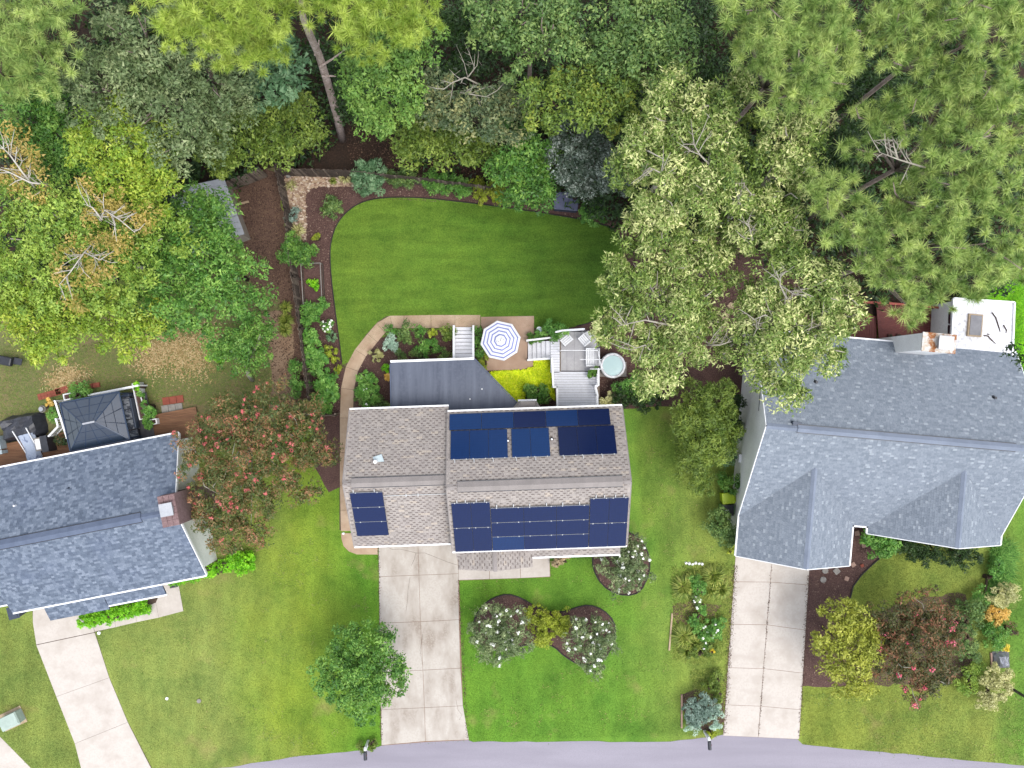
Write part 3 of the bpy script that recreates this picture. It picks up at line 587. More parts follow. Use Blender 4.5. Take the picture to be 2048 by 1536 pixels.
# sunroom roof behind the house: flat membrane with a clipped corner
poly = [P(x, y, 3.1) for x, y in ((781, 724), (948, 718), (1036, 809), (1034, 835), (783, 838))]
b = MB(); b.prism([tuple(rel(HO, p))[:2] for p in poly], 2.98, 3.1); fr = b.build('membrane_roof', M['membrane_roof'], HO)
b = MB(); pq = [rel(HO, p) for p in poly]
b.bar(pq[0] + Vector((0, .03, .02)), pq[1] + Vector((0, .03, .02)), .13, .1); b.build('fascia', M['white_paint'], HO)
b = MB(); b.bar(pq[1] + Vector((.03, .03, .03)), pq[2] + Vector((.03, .03, .03)), .05, .07); b.build('drip_edge', M['ridge_slate'], HO)
b = MB(); b.bar(pq[0] + Vector((-.02, -.1, .03)), pq[4] + Vector((-.02, 0, .03)), .05, .07); b.build('drip_edge', M['ridge_slate'], HO)
b = MB(); b.prism([tuple(rel(HO, P(x, y, 3.0)))[:2] for x, y in ((790, 732), (942, 727), (1020, 812), (1018, 840), (792, 840))], 0, 2.97); b.build('sunroom_wall', M['cream_siding'], HO)
for px_, py_ in ((964, 778), (940, 798)):
    q = rel(HO, P(px_, py_, 3.1)); b = MB(); b.cyl(q, 3.1, 3.16, .035); b.build('roof_bolt', M['white_paint'], HO)
# small hipped bay roof
b = MB(); top = [rel(HO, P(x, y, 3.9)) for x, y in ((1042, 803), (1070, 803), (1072, 828), (1038, 828))]; bot = [rel(HO, P(x, y, 3.3)) for x, y in ((1036, 803), (1073, 802), (1088, 826), (1016, 828))]
b.hexa([p - Vector((0, 0, .1)) for p in bot], bot, 0, .4); b.hexa(bot, top, 0, .5); b.build('bay_roof', M['shingle_taupe'], HO)
b = MB(); b.bar(bot[0] + Vector((0, .06, 0)), bot[1] + Vector((0, .06, 0)), .1, .1); b.build('gutter', M['white_paint'], HO)
b = MB(); b.prism([tuple(p + Vector((0, -.1, 0)))[:2] for p in bot], 0, 3.2); b.build('bay_wall', M['cream_siding'], HO)
# windows, garage door on the front
for x in (2.6, 3.6):
    b = MB(); b.box((x, -3.57, 1.6), (.8, .08, 1.3)); wd = b.build('window', M['window_glass'], HO); b = MB(); b.box((x, -3.6, .92), (.95, .12, .07)); b.build('sill', M['white_paint'], wd)
b = MB(); b.box((-7.6, -3.19, 1.1), (4.6, .08, 2.2)); b.build('garage_door', M['white_paint'], HO)
# meter box on the east wall
b = MB(); b.box((4.75, -.9, 1.4), (.5, 1.15, .9)); mb_ = b.build('utility_box', M['box_blue'], HO); b = MB(); b.tube([(4.95, -.7, 1.86), (5.0, -.8, 1.9), (5.0, -1.0, 1.9), (4.92, -1.1, 1.86)], .02, 6); b.build('cable', M['black_plastic'], mb_)
# roof vents
SB = math.hypot(3.9, 2.5)
def on_slope(block, side, u, vv, h=0.0):
    """local point of the main house: u from the left edge, vv up from the eave"""
    x0, y0, y1, ze, zr = ((-4.885, -3.9, 3.9, 5.2, 7.7) if block == 'R' else (-10.46, -3.52, 4.2, 4.75, 7.2))
    run = (y1 - y0) / 2; rise = zr - ze; L = math.hypot(run, rise); t = vv / L; ny, nz = rise / L, run / L
    y = (y0 + run * t - ny * h) if side == 'S' else (y1 - run * t + ny * h)
    return Vector((x0 + u, y, ze + rise * t + nz * h))
for u in (3.33, 5.72):
    p = on_slope('R', 'N', u, 1.95); o = MB(); o.cyl((0, 0), -.05, .16, .05, n=12); pipe = o.build('vent_pipe', M['white_paint'], HO, p)
    o = MB(); o.cyl((0, 0), -.1, .06, .13, .085, n=12); o.build('boot', M['black_plastic'], pipe)
p = on_slope('L', 'N', 1.72, 3.3); o = MB(); o.cyl((0, 0), -.1, .42, .1, n=14); pipe = o.build('vent_pipe', M['white_paint'], HO, p)
o = MB(); o.box((.12, .1, .02), (.5, .42, .06), .3); o.build('flashing', M['box_blue'], pipe)
a, c = on_slope('L', 'S', 2.05, 3.66, .06), on_slope('L', 'S', 5.6, 3.66, .06)
b = MB(); b.tube([a, c], .022, 6); cd = b.build('conduit', M['steel_conduit'], HO)
for u in (3.3, 3.95): b = MB(); b.box((0, 0, 0), (.05, .16, .05)); b.build('clamp', M['steel_conduit'], HO, on_slope('L', 'S', u, 3.66, .07))
# ---- solar panels: each its own thing
ORD = ['first', 'second', 'third', 'fourth', 'fifth']
PL, PW = 1.77, 1.03
def solar(block, side, u, vv, wd, ht, label, tint, rail=True):
    c = on_slope(block, side, u + wd / 2, vv + ht / 2, .13)
    sl_ = math.atan2(2.5, 3.9) if block == 'R' else math.atan2(2.45, 3.86)
    t = link('solar_panel', None, HO, c); t['label'] = label
    t.rotation_euler = (sl_ if side == 'S' else -sl_, 0, 0)
    w, h = wd - .006, ht - .006
    b = MB(); b.box((0, 0, .004), (w - .008, h - .008, .03), 0, 0, tint); b.build('cell_glass', M['solar_cells'], t)
    b = MB()
    for sx in (-1, 1): b.box((sx * (w / 2 - .003), 0, 0), (.006, h, .034))
    for sy in (-1, 1): b.box((0, sy * (h / 2 - .003), 0), (w - .012, .006, .034))
    b.build('frame', M['dark_metal'], t)
    top = h / 2 if side == 'S' else -h / 2
    if rail:
        b = MB(); b.box((0, (ht / 2 if side == 'S' else -ht / 2), .004), (w, .009, .05)); b.build('rail', M['pale_metal'], t)
        for sx in (-.32, .34): b = MB(); b.box((sx * w, (ht / 2 if side == 'S' else -ht / 2), .02), (.05, .06, .04)); b.build('clamp', M['steel_conduit'], t)
    return t
def hooks(t, ys, xs):
    for x in xs: b = MB(); b.box((x, ys, -.03), (.045, .2, .05)); b.build('roof_hook', M['steel_conduit'], t)
for i, tn in enumerate((.85, .8, .3, .75, .2)):
    solar('R', 'N', .12 + i * (PL + .01), .22, PL, PW, ('solar panel, %s from the left in the back row along the rear eave' % ORD[i]), tn, rail=False)
for g_, (u0, cnt, nm, tn) in enumerate(((.2, 3, 'left', .75), (3.52, 2, 'middle', .85), (6.08, 3, 'right', .25))):
    for i in range(cnt):
        t = solar('R', 'N', u0 + i * (PW + .006), 1.30, PW, PL, 'upright solar panel, %s from the left in the %s rear group' % (ORD[i], nm), min(1, tn + .03 * i - .12 * (g_ == 2)), rail=True)
        hooks(t, -PL / 2 - .08, (-.28,))
for nm, u0 in (('left', .18), ('right', 7.62)):
    for r_ in range(2):
        for i in range(2):
            t = solar('R', 'S', u0 + i * (PW + .006), .08 + r_ * (PL + .02), PW, PL, 'upright solar panel, %s column of the %s front block, %s row' % (ORD[i], nm, ('lower', 'upper')[r_]), .35 + .12 * rd.random(), rail=True)
            if r_ == 1: hooks(t, PL / 2 + .08, (-.2, .25))
for r_ in range(3):
    for i in range(3):
        t = solar('R', 'S', 2.27 + i * (PL + .005), .08 + r_ * (PW + .015), PL, PW, 'landscape solar panel, %s column of the middle front block, %s row' % (ORD[i], ('bottom', 'middle', 'top')[r_]), (.7 if (i == 0 and r_ == 0) else .4) + .08 * rd.random(), rail=True)
        if r_ == 2: hooks(t, PW / 2 + .1, (-.55, .35))
for r_ in range(3):
    t = solar('L', 'S', .3, .9 + r_ * (PW + .015), PL, PW, '%s of the three stacked solar panels on the left front roof' % ('lowest', 'middle', 'topmost')[r_], .42, rail=True)
    if r_ == 2: hooks(t, PW / 2 + .08, (-.68, .45))

# ---- right house
T2 = math.radians(-5.0); o2 = P(1478, 1030, 3.0)
H2 = thing('grey_house', 'white sided ranch house at right with blue grey shingles and two front gables', 'house', (o2.x, o2.y, 0), T2)
gable(H2, 0, 15.4, 0, 10.9, 3.0, 6.6, M['shingle_grey'], M['roof_underlay_blue'], rd, wall=M['white_siding'], ridge=M['ridge_grey'], vent=(1.7, 13.6, M['ridge_grey'], .2), w=.2, e=.13)
XE = .12
gable(H2, -2.4, 3.4, -6.69, -.05, 3.0, 5.2, M['shingle_grey'], M['roof_underlay_blue'], rd, axis='y', wall=M['white_siding'], ridge=M['ridge_grey'], w=.2, e=.13, rake=(1, 0), xe=XE)
gable(H2, -.42, 3.95, -15.43, -7.63, 3.0, 5.58, M['shingle_grey'], M['roof_underlay_blue'], rd, axis='y', wall=M['white_siding'], ridge=M['ridge_grey'], w=.2, e=.13, rake=(1, 0), xe=XE)
b = MB(); b.box((3.35, -2.0, 1.1), (4.8, .08, 2.2)); b.build('garage_door', M['cream_siding'], H2)
for x in (9.5, 11.5, 13.4): b = MB(); b.box((x, -.06, 1.5), (1.0, .08, 1.3)); b.build('window', M['window_glass'], H2)
b = MB(); b.box((7.2, .3, 1.05), (1.0, .1, 2.1)); b.build('front_door', M['red_stain'], H2)
b = MB(); b.bar((-.02 + .35, 6.2, 3.9), (-.02 + .35, 7.9, 3.9), .02, .06); b.build('gable_vent', M['dark_metal'], H2)
b = MB(); b.box((.28, 3.2, .9), (.16, .5, .8)); b.build('meter_box', M['white_paint'], H2)
b = MB(); b.tube([(.3, -.6, 2.6), (.2, -.7, 1.6), (.2, -.7, .2)], .04, 8); b.build('downspout', M['white_paint'], H2)
for lx, ly in ((3.1, 8.1), (13.2, 8.1)):
    z = 3.0 + (10.9 - ly) * 3.6 / 5.45; o = MB(); o.cyl((0, 0), -.1, .22, .07, n=12); o.cyl((0, 0), -.12, .05, .16, .1, n=12); o.build('vent_pipe', M['black_plastic'], H2, (lx, ly, z))
o = MB(); o.cyl((0, 0), -.1, .3, .09, n=12); o.box((.22, -.1, .05), (.5, .3, .1)); o.build('vent_pipe', M['bin_slate'], H2, (1.45, 5.75, 6.45))
# white chimney with a rusty crown, on the back eave
C = rel(H2, P(1800, 703, 4.0))
cx0, cy0 = C.x, C.y
b = MB(); b.box((cx0 + .9, cy0 + .45, 3.2), (1.75, .95, 6.4)); ch = b.build('chimney', M['white_siding'], H2)
b = MB(); b.box((cx0 + .9, cy0 + .45, 6.44), (1.85, 1.05, .07)); b.build('chimney_crown', M['rusty_metal'], ch)
b = MB(); b.box((cx0 + 1.1, cy0 + .45, 6.6), (.62, .62, .22)); b.box((cx0 + 1.1, cy0 + .45, 6.82), (.8, .74, .05)); b.build('chimney_cap', M['pale_metal'], ch)
# flat white addition behind the right house
qd = [rel(H2, P(x, y, 3.0)) for x, y in ((1906, 597), (2027, 605), (2022, 730), (1900, 718))]
b = MB(); b.prism([(p.x, p.y) for p in qd], 2.85, 3.04); b.build('flat_roof', M['roof_white'], H2)
b = MB()
for i in (0, 1, 3): b.bar(qd[i] + Vector((0, 0, .08)), qd[(i + 1) % 4] + Vector((0, 0, .08)), .1, .12)
b.build('roof_curb', M['white_paint'], H2)
cq = sum(qd, Vector()) / 4; b = MB(); b.prism([tuple(cq + (p - cq) * .93)[:2] for p in qd], 0, 2.84); b.build('addition_wall', M['white_siding'], H2)
s_ = rel(H2, P(1948, 651, 3.05)); b = MB(); b.box((s_.x, s_.y, 3.13), (.82, 1.32, .16)); sk = b.build('skylight', M['stone_tan'], H2); b = MB(); b.box((s_.x, s_.y, 3.225), (.66, 1.16, .03)); b.build('pane', M['skylight_glass'], sk)
b = MB()
for pl in ([(1984, 625), (1992, 636), (1998, 655), (2001, 665)], [(1968, 671), (1976, 672), (1983, 680), (1992, 688)], [(2007, 650), (2013, 660), (2012, 667)], [(1975, 668), (1980, 670)]): b.tube([rel(H2, P(x, y, 3.07)) for x, y in pl], [.035] * (len(pl) - 1) + [.012], 5)
b.build('fallen_twigs', M['bark_brown'], H2)
# glazed door wall on the west side of the addition
b = MB(); pts = [rel(H2, P(x, y, h)) for x, y, h in ((1872, 675, .35), (1878, 622, .35), (1904, 618, 2.9), (1902, 690, 2.9))]
b.face(pts[::-1]); b.face(pts); pn = b.build('glazed_wall', M['white_paint'], H2)
nv = (pts[2] - pts[1]).cross(pts[0] - pts[1]).normalized(); nv = nv if nv.x < 0 else -nv
for (a0, a1, c0, c1) in ((.08, .42, .05, .34), (.08, .42, .38, .62), (.46, .94, .05, .95), (.08, .42, .66, .95)):
    def q_(s, t): return pts[1].lerp(pts[0], t).lerp(pts[2].lerp(pts[3], t), s) + nv * .03
    b = MB(); f = [q_(a0 if 0 else c0, a0), q_(c1, a0), q_(c1, a1), q_(c0, a1)]; b.face(f); b.face(f[::-1]); b.build('pane', M['window_glass'], pn)
# red deck behind
RD = thing('red_deck', 'dark red stained wooden deck behind the grey house', 'deck', P(1780, 650), T2)
def red_part(nm, pxs, z0, z1, mat): b = MB(); b.prism([tuple(rel(RD, P(x, y, z1)))[:2] for x, y in pxs], z0, z1); b.build(nm, mat, RD)
n_ = 22
for i in range(n_):
    t0, t1 = i / n_, (i + .93) / n_; a, bq = lerp((1752, 600), (1758, 682), t0), lerp((1752, 600), (1758, 682), t1); c, d = lerp((1878, 618), (1872, 692), t0), lerp((1878, 618), (1872, 692), t1)
    red_part('board', [a, c, d, bq], .35, .4, M['red_stain'])
for i in range(12):
    x0, x1 = 1694 + i * 5, 1698.6 + i * 5; red_part('board', [(x0, 632), (x1, 632), (x1, 680), (x0, 680)], .15, .2, M['red_stain'])
for a, c in (((1705, 603), (1765, 606)), ((1838, 611), (1892, 617)), ((1708, 633), (1742, 634)), ((1765, 606), (1838, 611)), ((1705, 603), (1708, 633))):
    b = MB(); p, q = rel(RD, P(*a, 1.2)), rel(RD, P(*c, 1.2)); b.bar(p, q, .14, .06); b.build('top_rail', M['red_stain_light'], RD)
    L = (q - p).length; k = int(L / .14)
    for j in range(k + 1): s = MB(); r_ = p.lerp(q, j / max(k, 1)); s.box((0, 0, 0), (.04, .04, .85)); s.build('baluster', M['red_stain'], RD, (r_.x, r_.y, .76))
for x, y in ((1866, 645), (1778, 672), (1795, 672)):
    q = P(x, y, .4); t = thing('plant_pot', {1866: 'small dark plant tub on the red deck by the glazed door', 1778: 'left of two small dark tubs on the red deck', 1795: 'right of two small dark tubs on the red deck'}[x], 'plant pot', q)
    b = MB(); b.cyl((0, 0), 0, .22, .1, .13, n=12); b.build('pot', M['terracotta'], t); b = MB()
    for j in range(9): a = j * .7; b.face([(0, 0, .22), (.14 * math.cos(a), .14 * math.sin(a), .32), (.05 * math.cos(a + .5), .05 * math.sin(a + .5), .26)])
    b.build('leaves', M['leaf_dark'], t)

# ---- left house
T3 = math.radians(11.0); o3 = P(412, 1150, 2.9)
H3 = thing('slate_house', 'slate blue shingled house at left with a brick chimney', 'house', (o3.x, o3.y, 0), T3)
gable(H3, -11.6, 0, 0, 8.5, 2.9, 5.4, M['shingle_slate'], M['roof_underlay_blue'], rd, wall=M['white_siding'], vent=(-11.6, -1.9, M['ridge_slate'], .26), ridge=M['ridge_slate'], w=.2, e=.14, rake=(0, 1))
gable(H3, -20, -11.62, .55, 8.5, 2.9, 5.25, M['shingle_slate'], M['roof_underlay_blue'], rd, wall=M['white_siding'], ridge=M['ridge_slate'], w=.2, e=.14, rake=(0, 1))
roof_plane(H3, (-9.9, -1.0, 2.25), (1, 0, 0), (0, 1, .45), 3.6, 1.2, M['shingle_slate'], M['roof_underlay_blue'], rd, w=.2, e=.14, thick=.1)
roof_plane(H3, (-6.28, -.75, 2.35), (1, 0, 0), (0, 1, .45), 3.5, 1.0, M['shingle_slate'], M['roof_underlay_blue'], rd, w=.2, e=.14, thick=.1)
b = MB(); b.bar((-6.28, -.8, 2.3), (-2.75, -.8, 2.3), .1, .1); b.build('gutter', M['white_paint'], H3)
b = MB(); b.box((-8.6, .3, 1.05), (2.6, .1, 2.1)); b.build('garage_door', M['cream_siding'], H3)
b = MB(); b.box((-4.4, .3, 1.05), (1.0, .1, 2.1)); b.build('front_door', M['black_plastic'], H3)
for lx, ly in ((-9.35, 6.2), (-6.3, 6.6)): z = 2.9 + (8.5 - ly) * 2.5 / 4.25; o = MB(); o.cyl((0, 0), -.1, .2, .05, n=10); o.build('vent_pipe', M['bin_slate'] if lx > -8 else M['white_paint'], H3, (lx, ly, z))
b = MB(); b.box((-.12, 4.35, 3.0), (.95, 1.75, 5.6)); ch = b.build('chimney', M['brick_mauve'], H3)
for i in range(5):
    for j in range(3): b = MB(); b.box((0, 0, 0), (.3, .335, .06)); b.build('brick', M['brick_mauve'], ch, (-.12 - .32 + .32 * j, 4.35 - .7 + i * .35, 5.83))
b = MB(); b.cyl((-.1, 4.45), 5.82, 6.1, .3, n=14); b.box((-.1, 4.45, 6.14), (.72, .72, .07)); b.build('chimney_cap', M['pale_metal'], ch)
# ------------------------------------------------------------------ garden and yard objects
WP = M['white_paint']
# fences: every picket a part
def fence(label, pts, h, mats, name='plank_fence', w=.142, seed=1, lean=.02):
    r = random.Random(seed); p0 = P(*pts[0]); F = thing(name, label, 'fence', p0)
    pk = MB(); pk.box((0, 0, h / 2), (w - .008, .02, h)); mes = [pk.mesh('picket', m_) for m_ in mats]
    for (a, b) in zip(pts[:-1], pts[1:]):
        A_, B_ = P(*a) - p0, P(*b) - p0; L = (B_ - A_).length; n = int(L / w); ang = math.atan2(B_.y - A_.y, B_.x - A_.x)
        nv = Vector((-math.sin(ang), math.cos(ang), 0))
        for i in range(n):
            o = link('picket', mes[r.choice((0, 0, 0, 1)) if len(mes) > 1 else 0], F, A_.lerp(B_, (i + .5) / n) + nv * r.uniform(-.008, .008), ang)
            o.rotation_euler = (r.uniform(-lean, lean), r.uniform(-lean, lean) * .6, ang); o.scale = (1, 1, r.uniform(.97, 1.02))
        for z in (.35, h - .3): b_ = MB(); b_.bar(A_ + nv * .045 + Vector((0, 0, z)), B_ + nv * .045 + Vector((0, 0, z)), .04, .09); b_.build('fence_rail', mats[0], F)
        k = max(1, int(L / 2.4))
        for i in range(k + 1): b_ = MB(); b_.box((0, 0, h / 2 - .03), (.09, .09, h - .06)); b_.build('post', mats[0], F, A_.lerp(B_, i / k) + nv * .11, ang)
    return F
fence('dark weathered plank fence running down the left of the mulch bed', [(565, 345), (583, 430), (598, 560), (612, 660), (632, 818)], 1.85, [M['old_wood'], M['old_wood_light']], seed=2)
fence('weathered plank fence along the woods at the back', [(566, 352), (700, 356), (760, 362), (860, 372), (985, 388)], 1.85, [M['old_wood'], M['old_wood_light']], seed=3)
fence('weathered plank fence slanting behind the left shed', [(400, 402), (455, 385), (535, 354)], 1.85, [M['old_wood_light'], M['old_wood']], seed=4)
fence('short fence panel between plank fence and walk', [(634, 832), (678, 830)], 1.2, [M['old_wood_light']], seed=5)

# striped parasol
u0 = P(1001, 681, 2.4); U = thing('parasol', 'blue and white striped octagonal parasol open over the patio', 'parasol', (u0.x, u0.y, .04))
R0 = 1.21; a0 = math.radians(10); NR = 9
rad = [.17, .32, .405, .545, .63, .77, .855, 1.0, 1.085, R0]; zz = lambda r: 2.62 - .42 * r / R0 + .03 * math.sin(r * 3)
for k in range(8):
    b = MB(); a1, a2 = a0 + k * math.pi / 4, a0 + (k + 1) * math.pi / 4
    for i in range(NR):
        for j in range(3):
            def pt(r, t):
                x = math.cos(a1) * (1 - t) + math.cos(a2) * t; y = math.sin(a1) * (1 - t) + math.sin(a2) * t
                return (x * r, y * r, zz(r) - .05 * math.sin(math.pi * t) * r / R0)
            b.face([pt(rad[i], j / 3), pt(rad[i + 1], j / 3), pt(rad[i + 1], (j + 1) / 3), pt(rad[i], (j + 1) / 3)], 1 if i % 2 == 1 else 0)
    for j in range(3): q, w_ = pt(R0, j / 3), pt(R0, (j + 1) / 3); b.face([q, (q[0] * 1.01, q[1] * 1.01, q[2] - .12), (w_[0] * 1.01, w_[1] * 1.01, w_[2] - .12), w_], 0)
    b.build('canopy_panel', [M['fabric_white'], M['fabric_blue']], U)
b = MB(); b.cyl((0, 0), 2.62, 2.72, .3, .04, n=8); vt = b.build('vent_cap', M['fabric_white'], U)
for x, y, L, a in ((-.1, 0, .26, 1.3), (.02, .02, .3, 1.35), (.13, -.02, .22, 1.4), (-.2, -.02, .14, 1.2), (.2, .02, .12, 1.45)): b = MB(); b.box((x, y, 2.70 - .25 * abs(x)), (L, .025, .02), a); b.build('slit', M['dark_metal'], vt)
b = MB(); b.cyl((0, 0), .1, 2.6, .024, n=10); b.build('pole', M['pale_metal'], U)
b = MB(); b.cyl((0, 0), 2.7, 2.78, .03, n=10); b.build('finial', M['dark_metal'], U)
b = MB(); b.cyl((0, 0), 0, .1, .28, .24, n=20); b.build('base', M['dark_metal'], U)
for k in range(8): a = a0 + k * math.pi / 4; b = MB(); b.bar((0, 0, 2.56), (math.cos(a) * R0 * .98, math.sin(a) * R0 * .98, 2.17), .015, .015); b.build('rib', M['pale_metal'], U)
t = thing('garden_table', 'round table half hidden under the striped parasol', 'table', (u0.x, u0.y, .04)); b = MB(); b.cyl((0, 0), .68, .72, .5, n=24); b.build('table_top', M['pale_metal'], t)
for k in range(4): a = .4 + k * math.pi / 2; b = MB(); b.bar((.3 * math.cos(a), .3 * math.sin(a), 0), (.36 * math.cos(a), .36 * math.sin(a), .68), .03, .03); b.build('leg', M['pale_metal'], t)

def rail(owner, pts, z0, z1, mat=WP, post=.09, bal=True):
    q = [rel(owner, P(x, y, z1)) for x, y in pts]
    for i in range(len(q) - 1):
        a, c = q[i], q[i + 1]; b = MB(); b.bar(a, c, .11, .05); b.build('top_rail', mat, owner)
        b = MB(); d = Vector((0, 0, z1 - z0 - .12)); b.bar(a - d, c - d, .05, .05); b.build('bottom_rail', mat, owner)
        if bal:
            k = int((c - a).length / .13)
            for j in range(1, k): p = a.lerp(c, j / k); b = MB(); b.box((0, 0, 0), (.035, .035, z1 - z0 - .1)); b.build('baluster', mat, owner, (p.x, p.y, (z0 + z1) / 2))
    for p in q: b = MB(); b.box((0, 0, 0), (post, post, z1 + .06)); b.build('post', mat, owner, (p.x, p.y, (z1 + .06) / 2))
# white stairs to the sunroom
S1 = thing('white_stairs', 'white wooden stairs with two handrails going up to the grey flat roof', 'stairs', P(926, 690))
N = 9
for i in range(N):
    y0_, y1_ = 654 + i * 7.6, 654 + (i + 1) * 7.6; z = .17 + i * .16
    q = [rel(S1, P(x, y, z)) for x, y in ((909, y0_ + .5), (945, y0_ + .5), (945, y1_ - .3), (909, y1_ - .3))]; b = MB(); b.prism([tuple(p)[:2] for p in q], z - .04, z); b.build('tread', M['deck_paint'], S1)
    q = [rel(S1, P(x, y, z - .05)) for x, y in ((909, y0_ + .3), (945, y0_ + .3), (945, y0_ + 1), (909, y0_ + 1))]; b = MB(); b.prism([tuple(p)[:2] for p in q], z - .2, z - .042); b.build('riser', M['stone_grey'], S1)
for x in (907.5, 946.5):
    a, c = rel(S1, P(x, 651, 1.05)), rel(S1, P(x, 722, 2.45)); b = MB(); b.bar(a, c, .12, .06); b.build('handrail', WP, S1)
    b = MB(); b.bar(a - Vector((0, 0, .9)), c - Vector((0, 0, .9)), .05, .25); b.build('stringer', WP, S1)
    for t_ in np.linspace(0, 1, 12): p = a.lerp(c, float(t_)); b = MB(); b.box((0, 0, 0), (.04, .04, .85)); b.build('baluster', WP, S1, (p.x, p.y, p.z - .45))
# main deck
DK = thing('white_deck', 'pale grey painted deck with white railings and side stairs behind the solar house', 'deck', P(1150, 760))
dz = .95
def plank(x0, x1, y0, y1, z=dz): q = [rel(DK, P(x, y, z)) for x, y in ((x0, y0), (x1, y0), (x1, y1), (x0, y1))]; b = MB(); b.prism([tuple(p)[:2] for p in q], z - .035, z); b.build('board', M['deck_paint'], DK)
y = 743.5
while y < 826: plank(1108 if y < 770 else 1115, 1196 if y < 770 else 1192, y, y + 4.75); y += 5.2
y = 678
while y < 743: plank(1101, 1119.3, y, y + 4.75); y += 5.2
for i in range(5):
    z = .17 + i * .16; x0 = 1056 + i * 9; q = [rel(DK, P(x, y, z)) for x, y in ((x0, 682), (x0 + 8.6, 682), (x0 + 8.6, 718), (x0, 718))]
    b = MB(); b.prism([tuple(p)[:2] for p in q], z - .04, z); b.build('tread', M['deck_paint'], DK)
    q = [rel(DK, P(x, y, z - .05)) for x, y in ((x0 + .3, 682), (x0 + 1, 682), (x0 + 1, 718), (x0 + .3, 718))]; b = MB(); b.prism([tuple(p)[:2] for p in q], z - .2, z - .042); b.build('riser', WP, DK)
rail(DK, [(1054, 681), (1105, 675), (1105, 668)], .2, 1.15, bal=False)
rail(DK, [(1056, 720), (1101, 717)], .2, 1.3, bal=False)
rail(DK, [(1104, 717), (1107, 774), (1114, 774)], dz, 1.9)
rail(DK, [(1114.5, 774), (1115, 822)], dz, 1.9)
rail(DK, [(1197, 738), (1197, 770), (1191, 772), (1195, 790), (1195, 822)], dz, 1.9)
rail(DK, [(1112, 664), (1125, 661), (1168, 658)], dz, 1.9, bal=False)
b = MB(); q = [rel(DK, P(x, y)) for x, y in ((1103, 680), (1120, 680), (1120, 745), (1196, 745), (1196, 830), (1115, 830), (1108, 770))]; b.prism([tuple(p)[:2] for p in q], .05, dz - .06); b.build('deck_frame', M['old_wood_light'], DK)
# paver terrace
TR = thing('paver_terrace', 'grey paver terrace set into the white deck', 'terrace', P(1146, 700))
b = MB(); q = [rel(TR, P(x, y, .7)) for x, y in ((1121, 662), (1172, 660), (1200, 690), (1200, 741), (1121, 742))]; b.prism([tuple(p)[:2] for p in q], .0, .7); b.build('base', M['rug_grey'], TR)
for i, (xa, xb) in enumerate(((1121.5, 1133.7), (1134, 1148.7), (1149, 1170), (1170.3, 1193))):
    for j in range(2):
        ya, yb = 664 + j * 39, 702.7 + j * 39; q = [P(x, y, .74) for x, y in ((xa, ya), (xb, ya), (xb, yb), (xa, yb))]; c = sum(q, Vector()) / 4
        b = MB(); b.prism([tuple(p - c)[:2] for p in q], -.035, 0); b.build('paver', M['grey_paver'], TR, rel(TR, c))
# glider bench
def slat_bench(label, p, rz, w, d, name='slatted_bench', cat='bench', nb=5):
    T = thing(name, label, cat, p, rz)
    for i in range(nb): b = MB(); b.box((0, -d / 2 + (i + .5) * d / nb, .42), (w, d / nb * .8, .03)); b.build('seat_slat', WP, T)
    for i in range(4): b = MB(); b.box((0, d / 2 + .05 + i * .06, .55 + i * .13), (w, .03, .11)); b.build('back_slat', WP, T)
    for sx in (-1, 1):
        b = MB(); b.box((sx * w / 2, .0, .62), (.06, d, .04)); b.build('armrest', WP, T)
        for sy in (-1, 1): b = MB(); b.box((sx * w / 2, sy * d * .42, .31), (.05, .05, .6)); b.build('leg', WP, T)
    return T
slat_bench('white slatted glider bench facing left on the paver terrace', P(1179, 715, .74), math.radians(-90), 1.05, .55)
slat_bench('white slatted chair at the left of the terrace corner', P(1132, 681, .74), math.radians(40), .6, .5, 'slatted_chair', 'chair', 4)
slat_bench('white slatted chair at the right of the terrace corner', P(1167, 681, .74), math.radians(-50), .6, .5, 'slatted_chair', 'chair', 4)
PF = thing('canopy_frame', 'thin white metal canopy frame over the terrace', 'frame', P(1160, 720, .74))
q = [rel(PF, P(x, y, 2.4)) for x, y in ((1122, 701), (1196, 701), (1203, 738), (1160, 719), (1203, 719), (1180, 738))]
for a, c in ((q[0], q[1]), (q[3], q[4]), (q[5], q[2]), (q[1], q[2])): b = MB(); b.bar(a, c, .035, .035); b.build('bar', WP, PF)
for a in (q[0], q[1], q[2]): b = MB(); b.bar((a.x, a.y, 0), a, .035, .035); b.build('post', WP, PF)
# hot tub on a wooden pad
PD = thing('wooden_pad', 'grey wooden pad under the round tub', 'platform', P(1225, 742))
for i in range(8): q = [rel(PD, P(x, 724 + i * 3.7 + y, .15)) for x, y in ((1197, 0), (1253, 0), (1253, 3.4), (1197, 3.4))]; b = MB(); b.prism([tuple(p)[:2] for p in q], 0, .15); b.build('board', M['deck_wood_grey'], PD)
tp = P(1226, 731, .8); TB = thing('round_tub', 'small round white tub of pale turquoise water beside the deck', 'hot tub', (tp.x, tp.y, .15))
b = MB(); n = 32; prof = [(.7, 0), (.78, .15), (.79, .5), (.77, .66), (.72, .71), (.66, .69), (.62, .6), (.6, .3)]
for (r1, z1), (r2, z2) in zip(prof[:-1], prof[1:]):
    for j in range(n):
        a, c = 2 * math.pi * j / n, 2 * math.pi * (j + 1) / n; b.face([(r1 * math.cos(a), r1 * math.sin(a), z1), (r1 * math.cos(c), r1 * math.sin(c), z1), (r2 * math.cos(c), r2 * math.sin(c), z2), (r2 * math.cos(a), r2 * math.sin(a), z2)])
b.build('shell', M['roof_white'], TB, smooth=True)
b = MB(); b.cyl((0, 0), .5, .585, .617, n=32); b.build('water', M['pool_water'], TB)
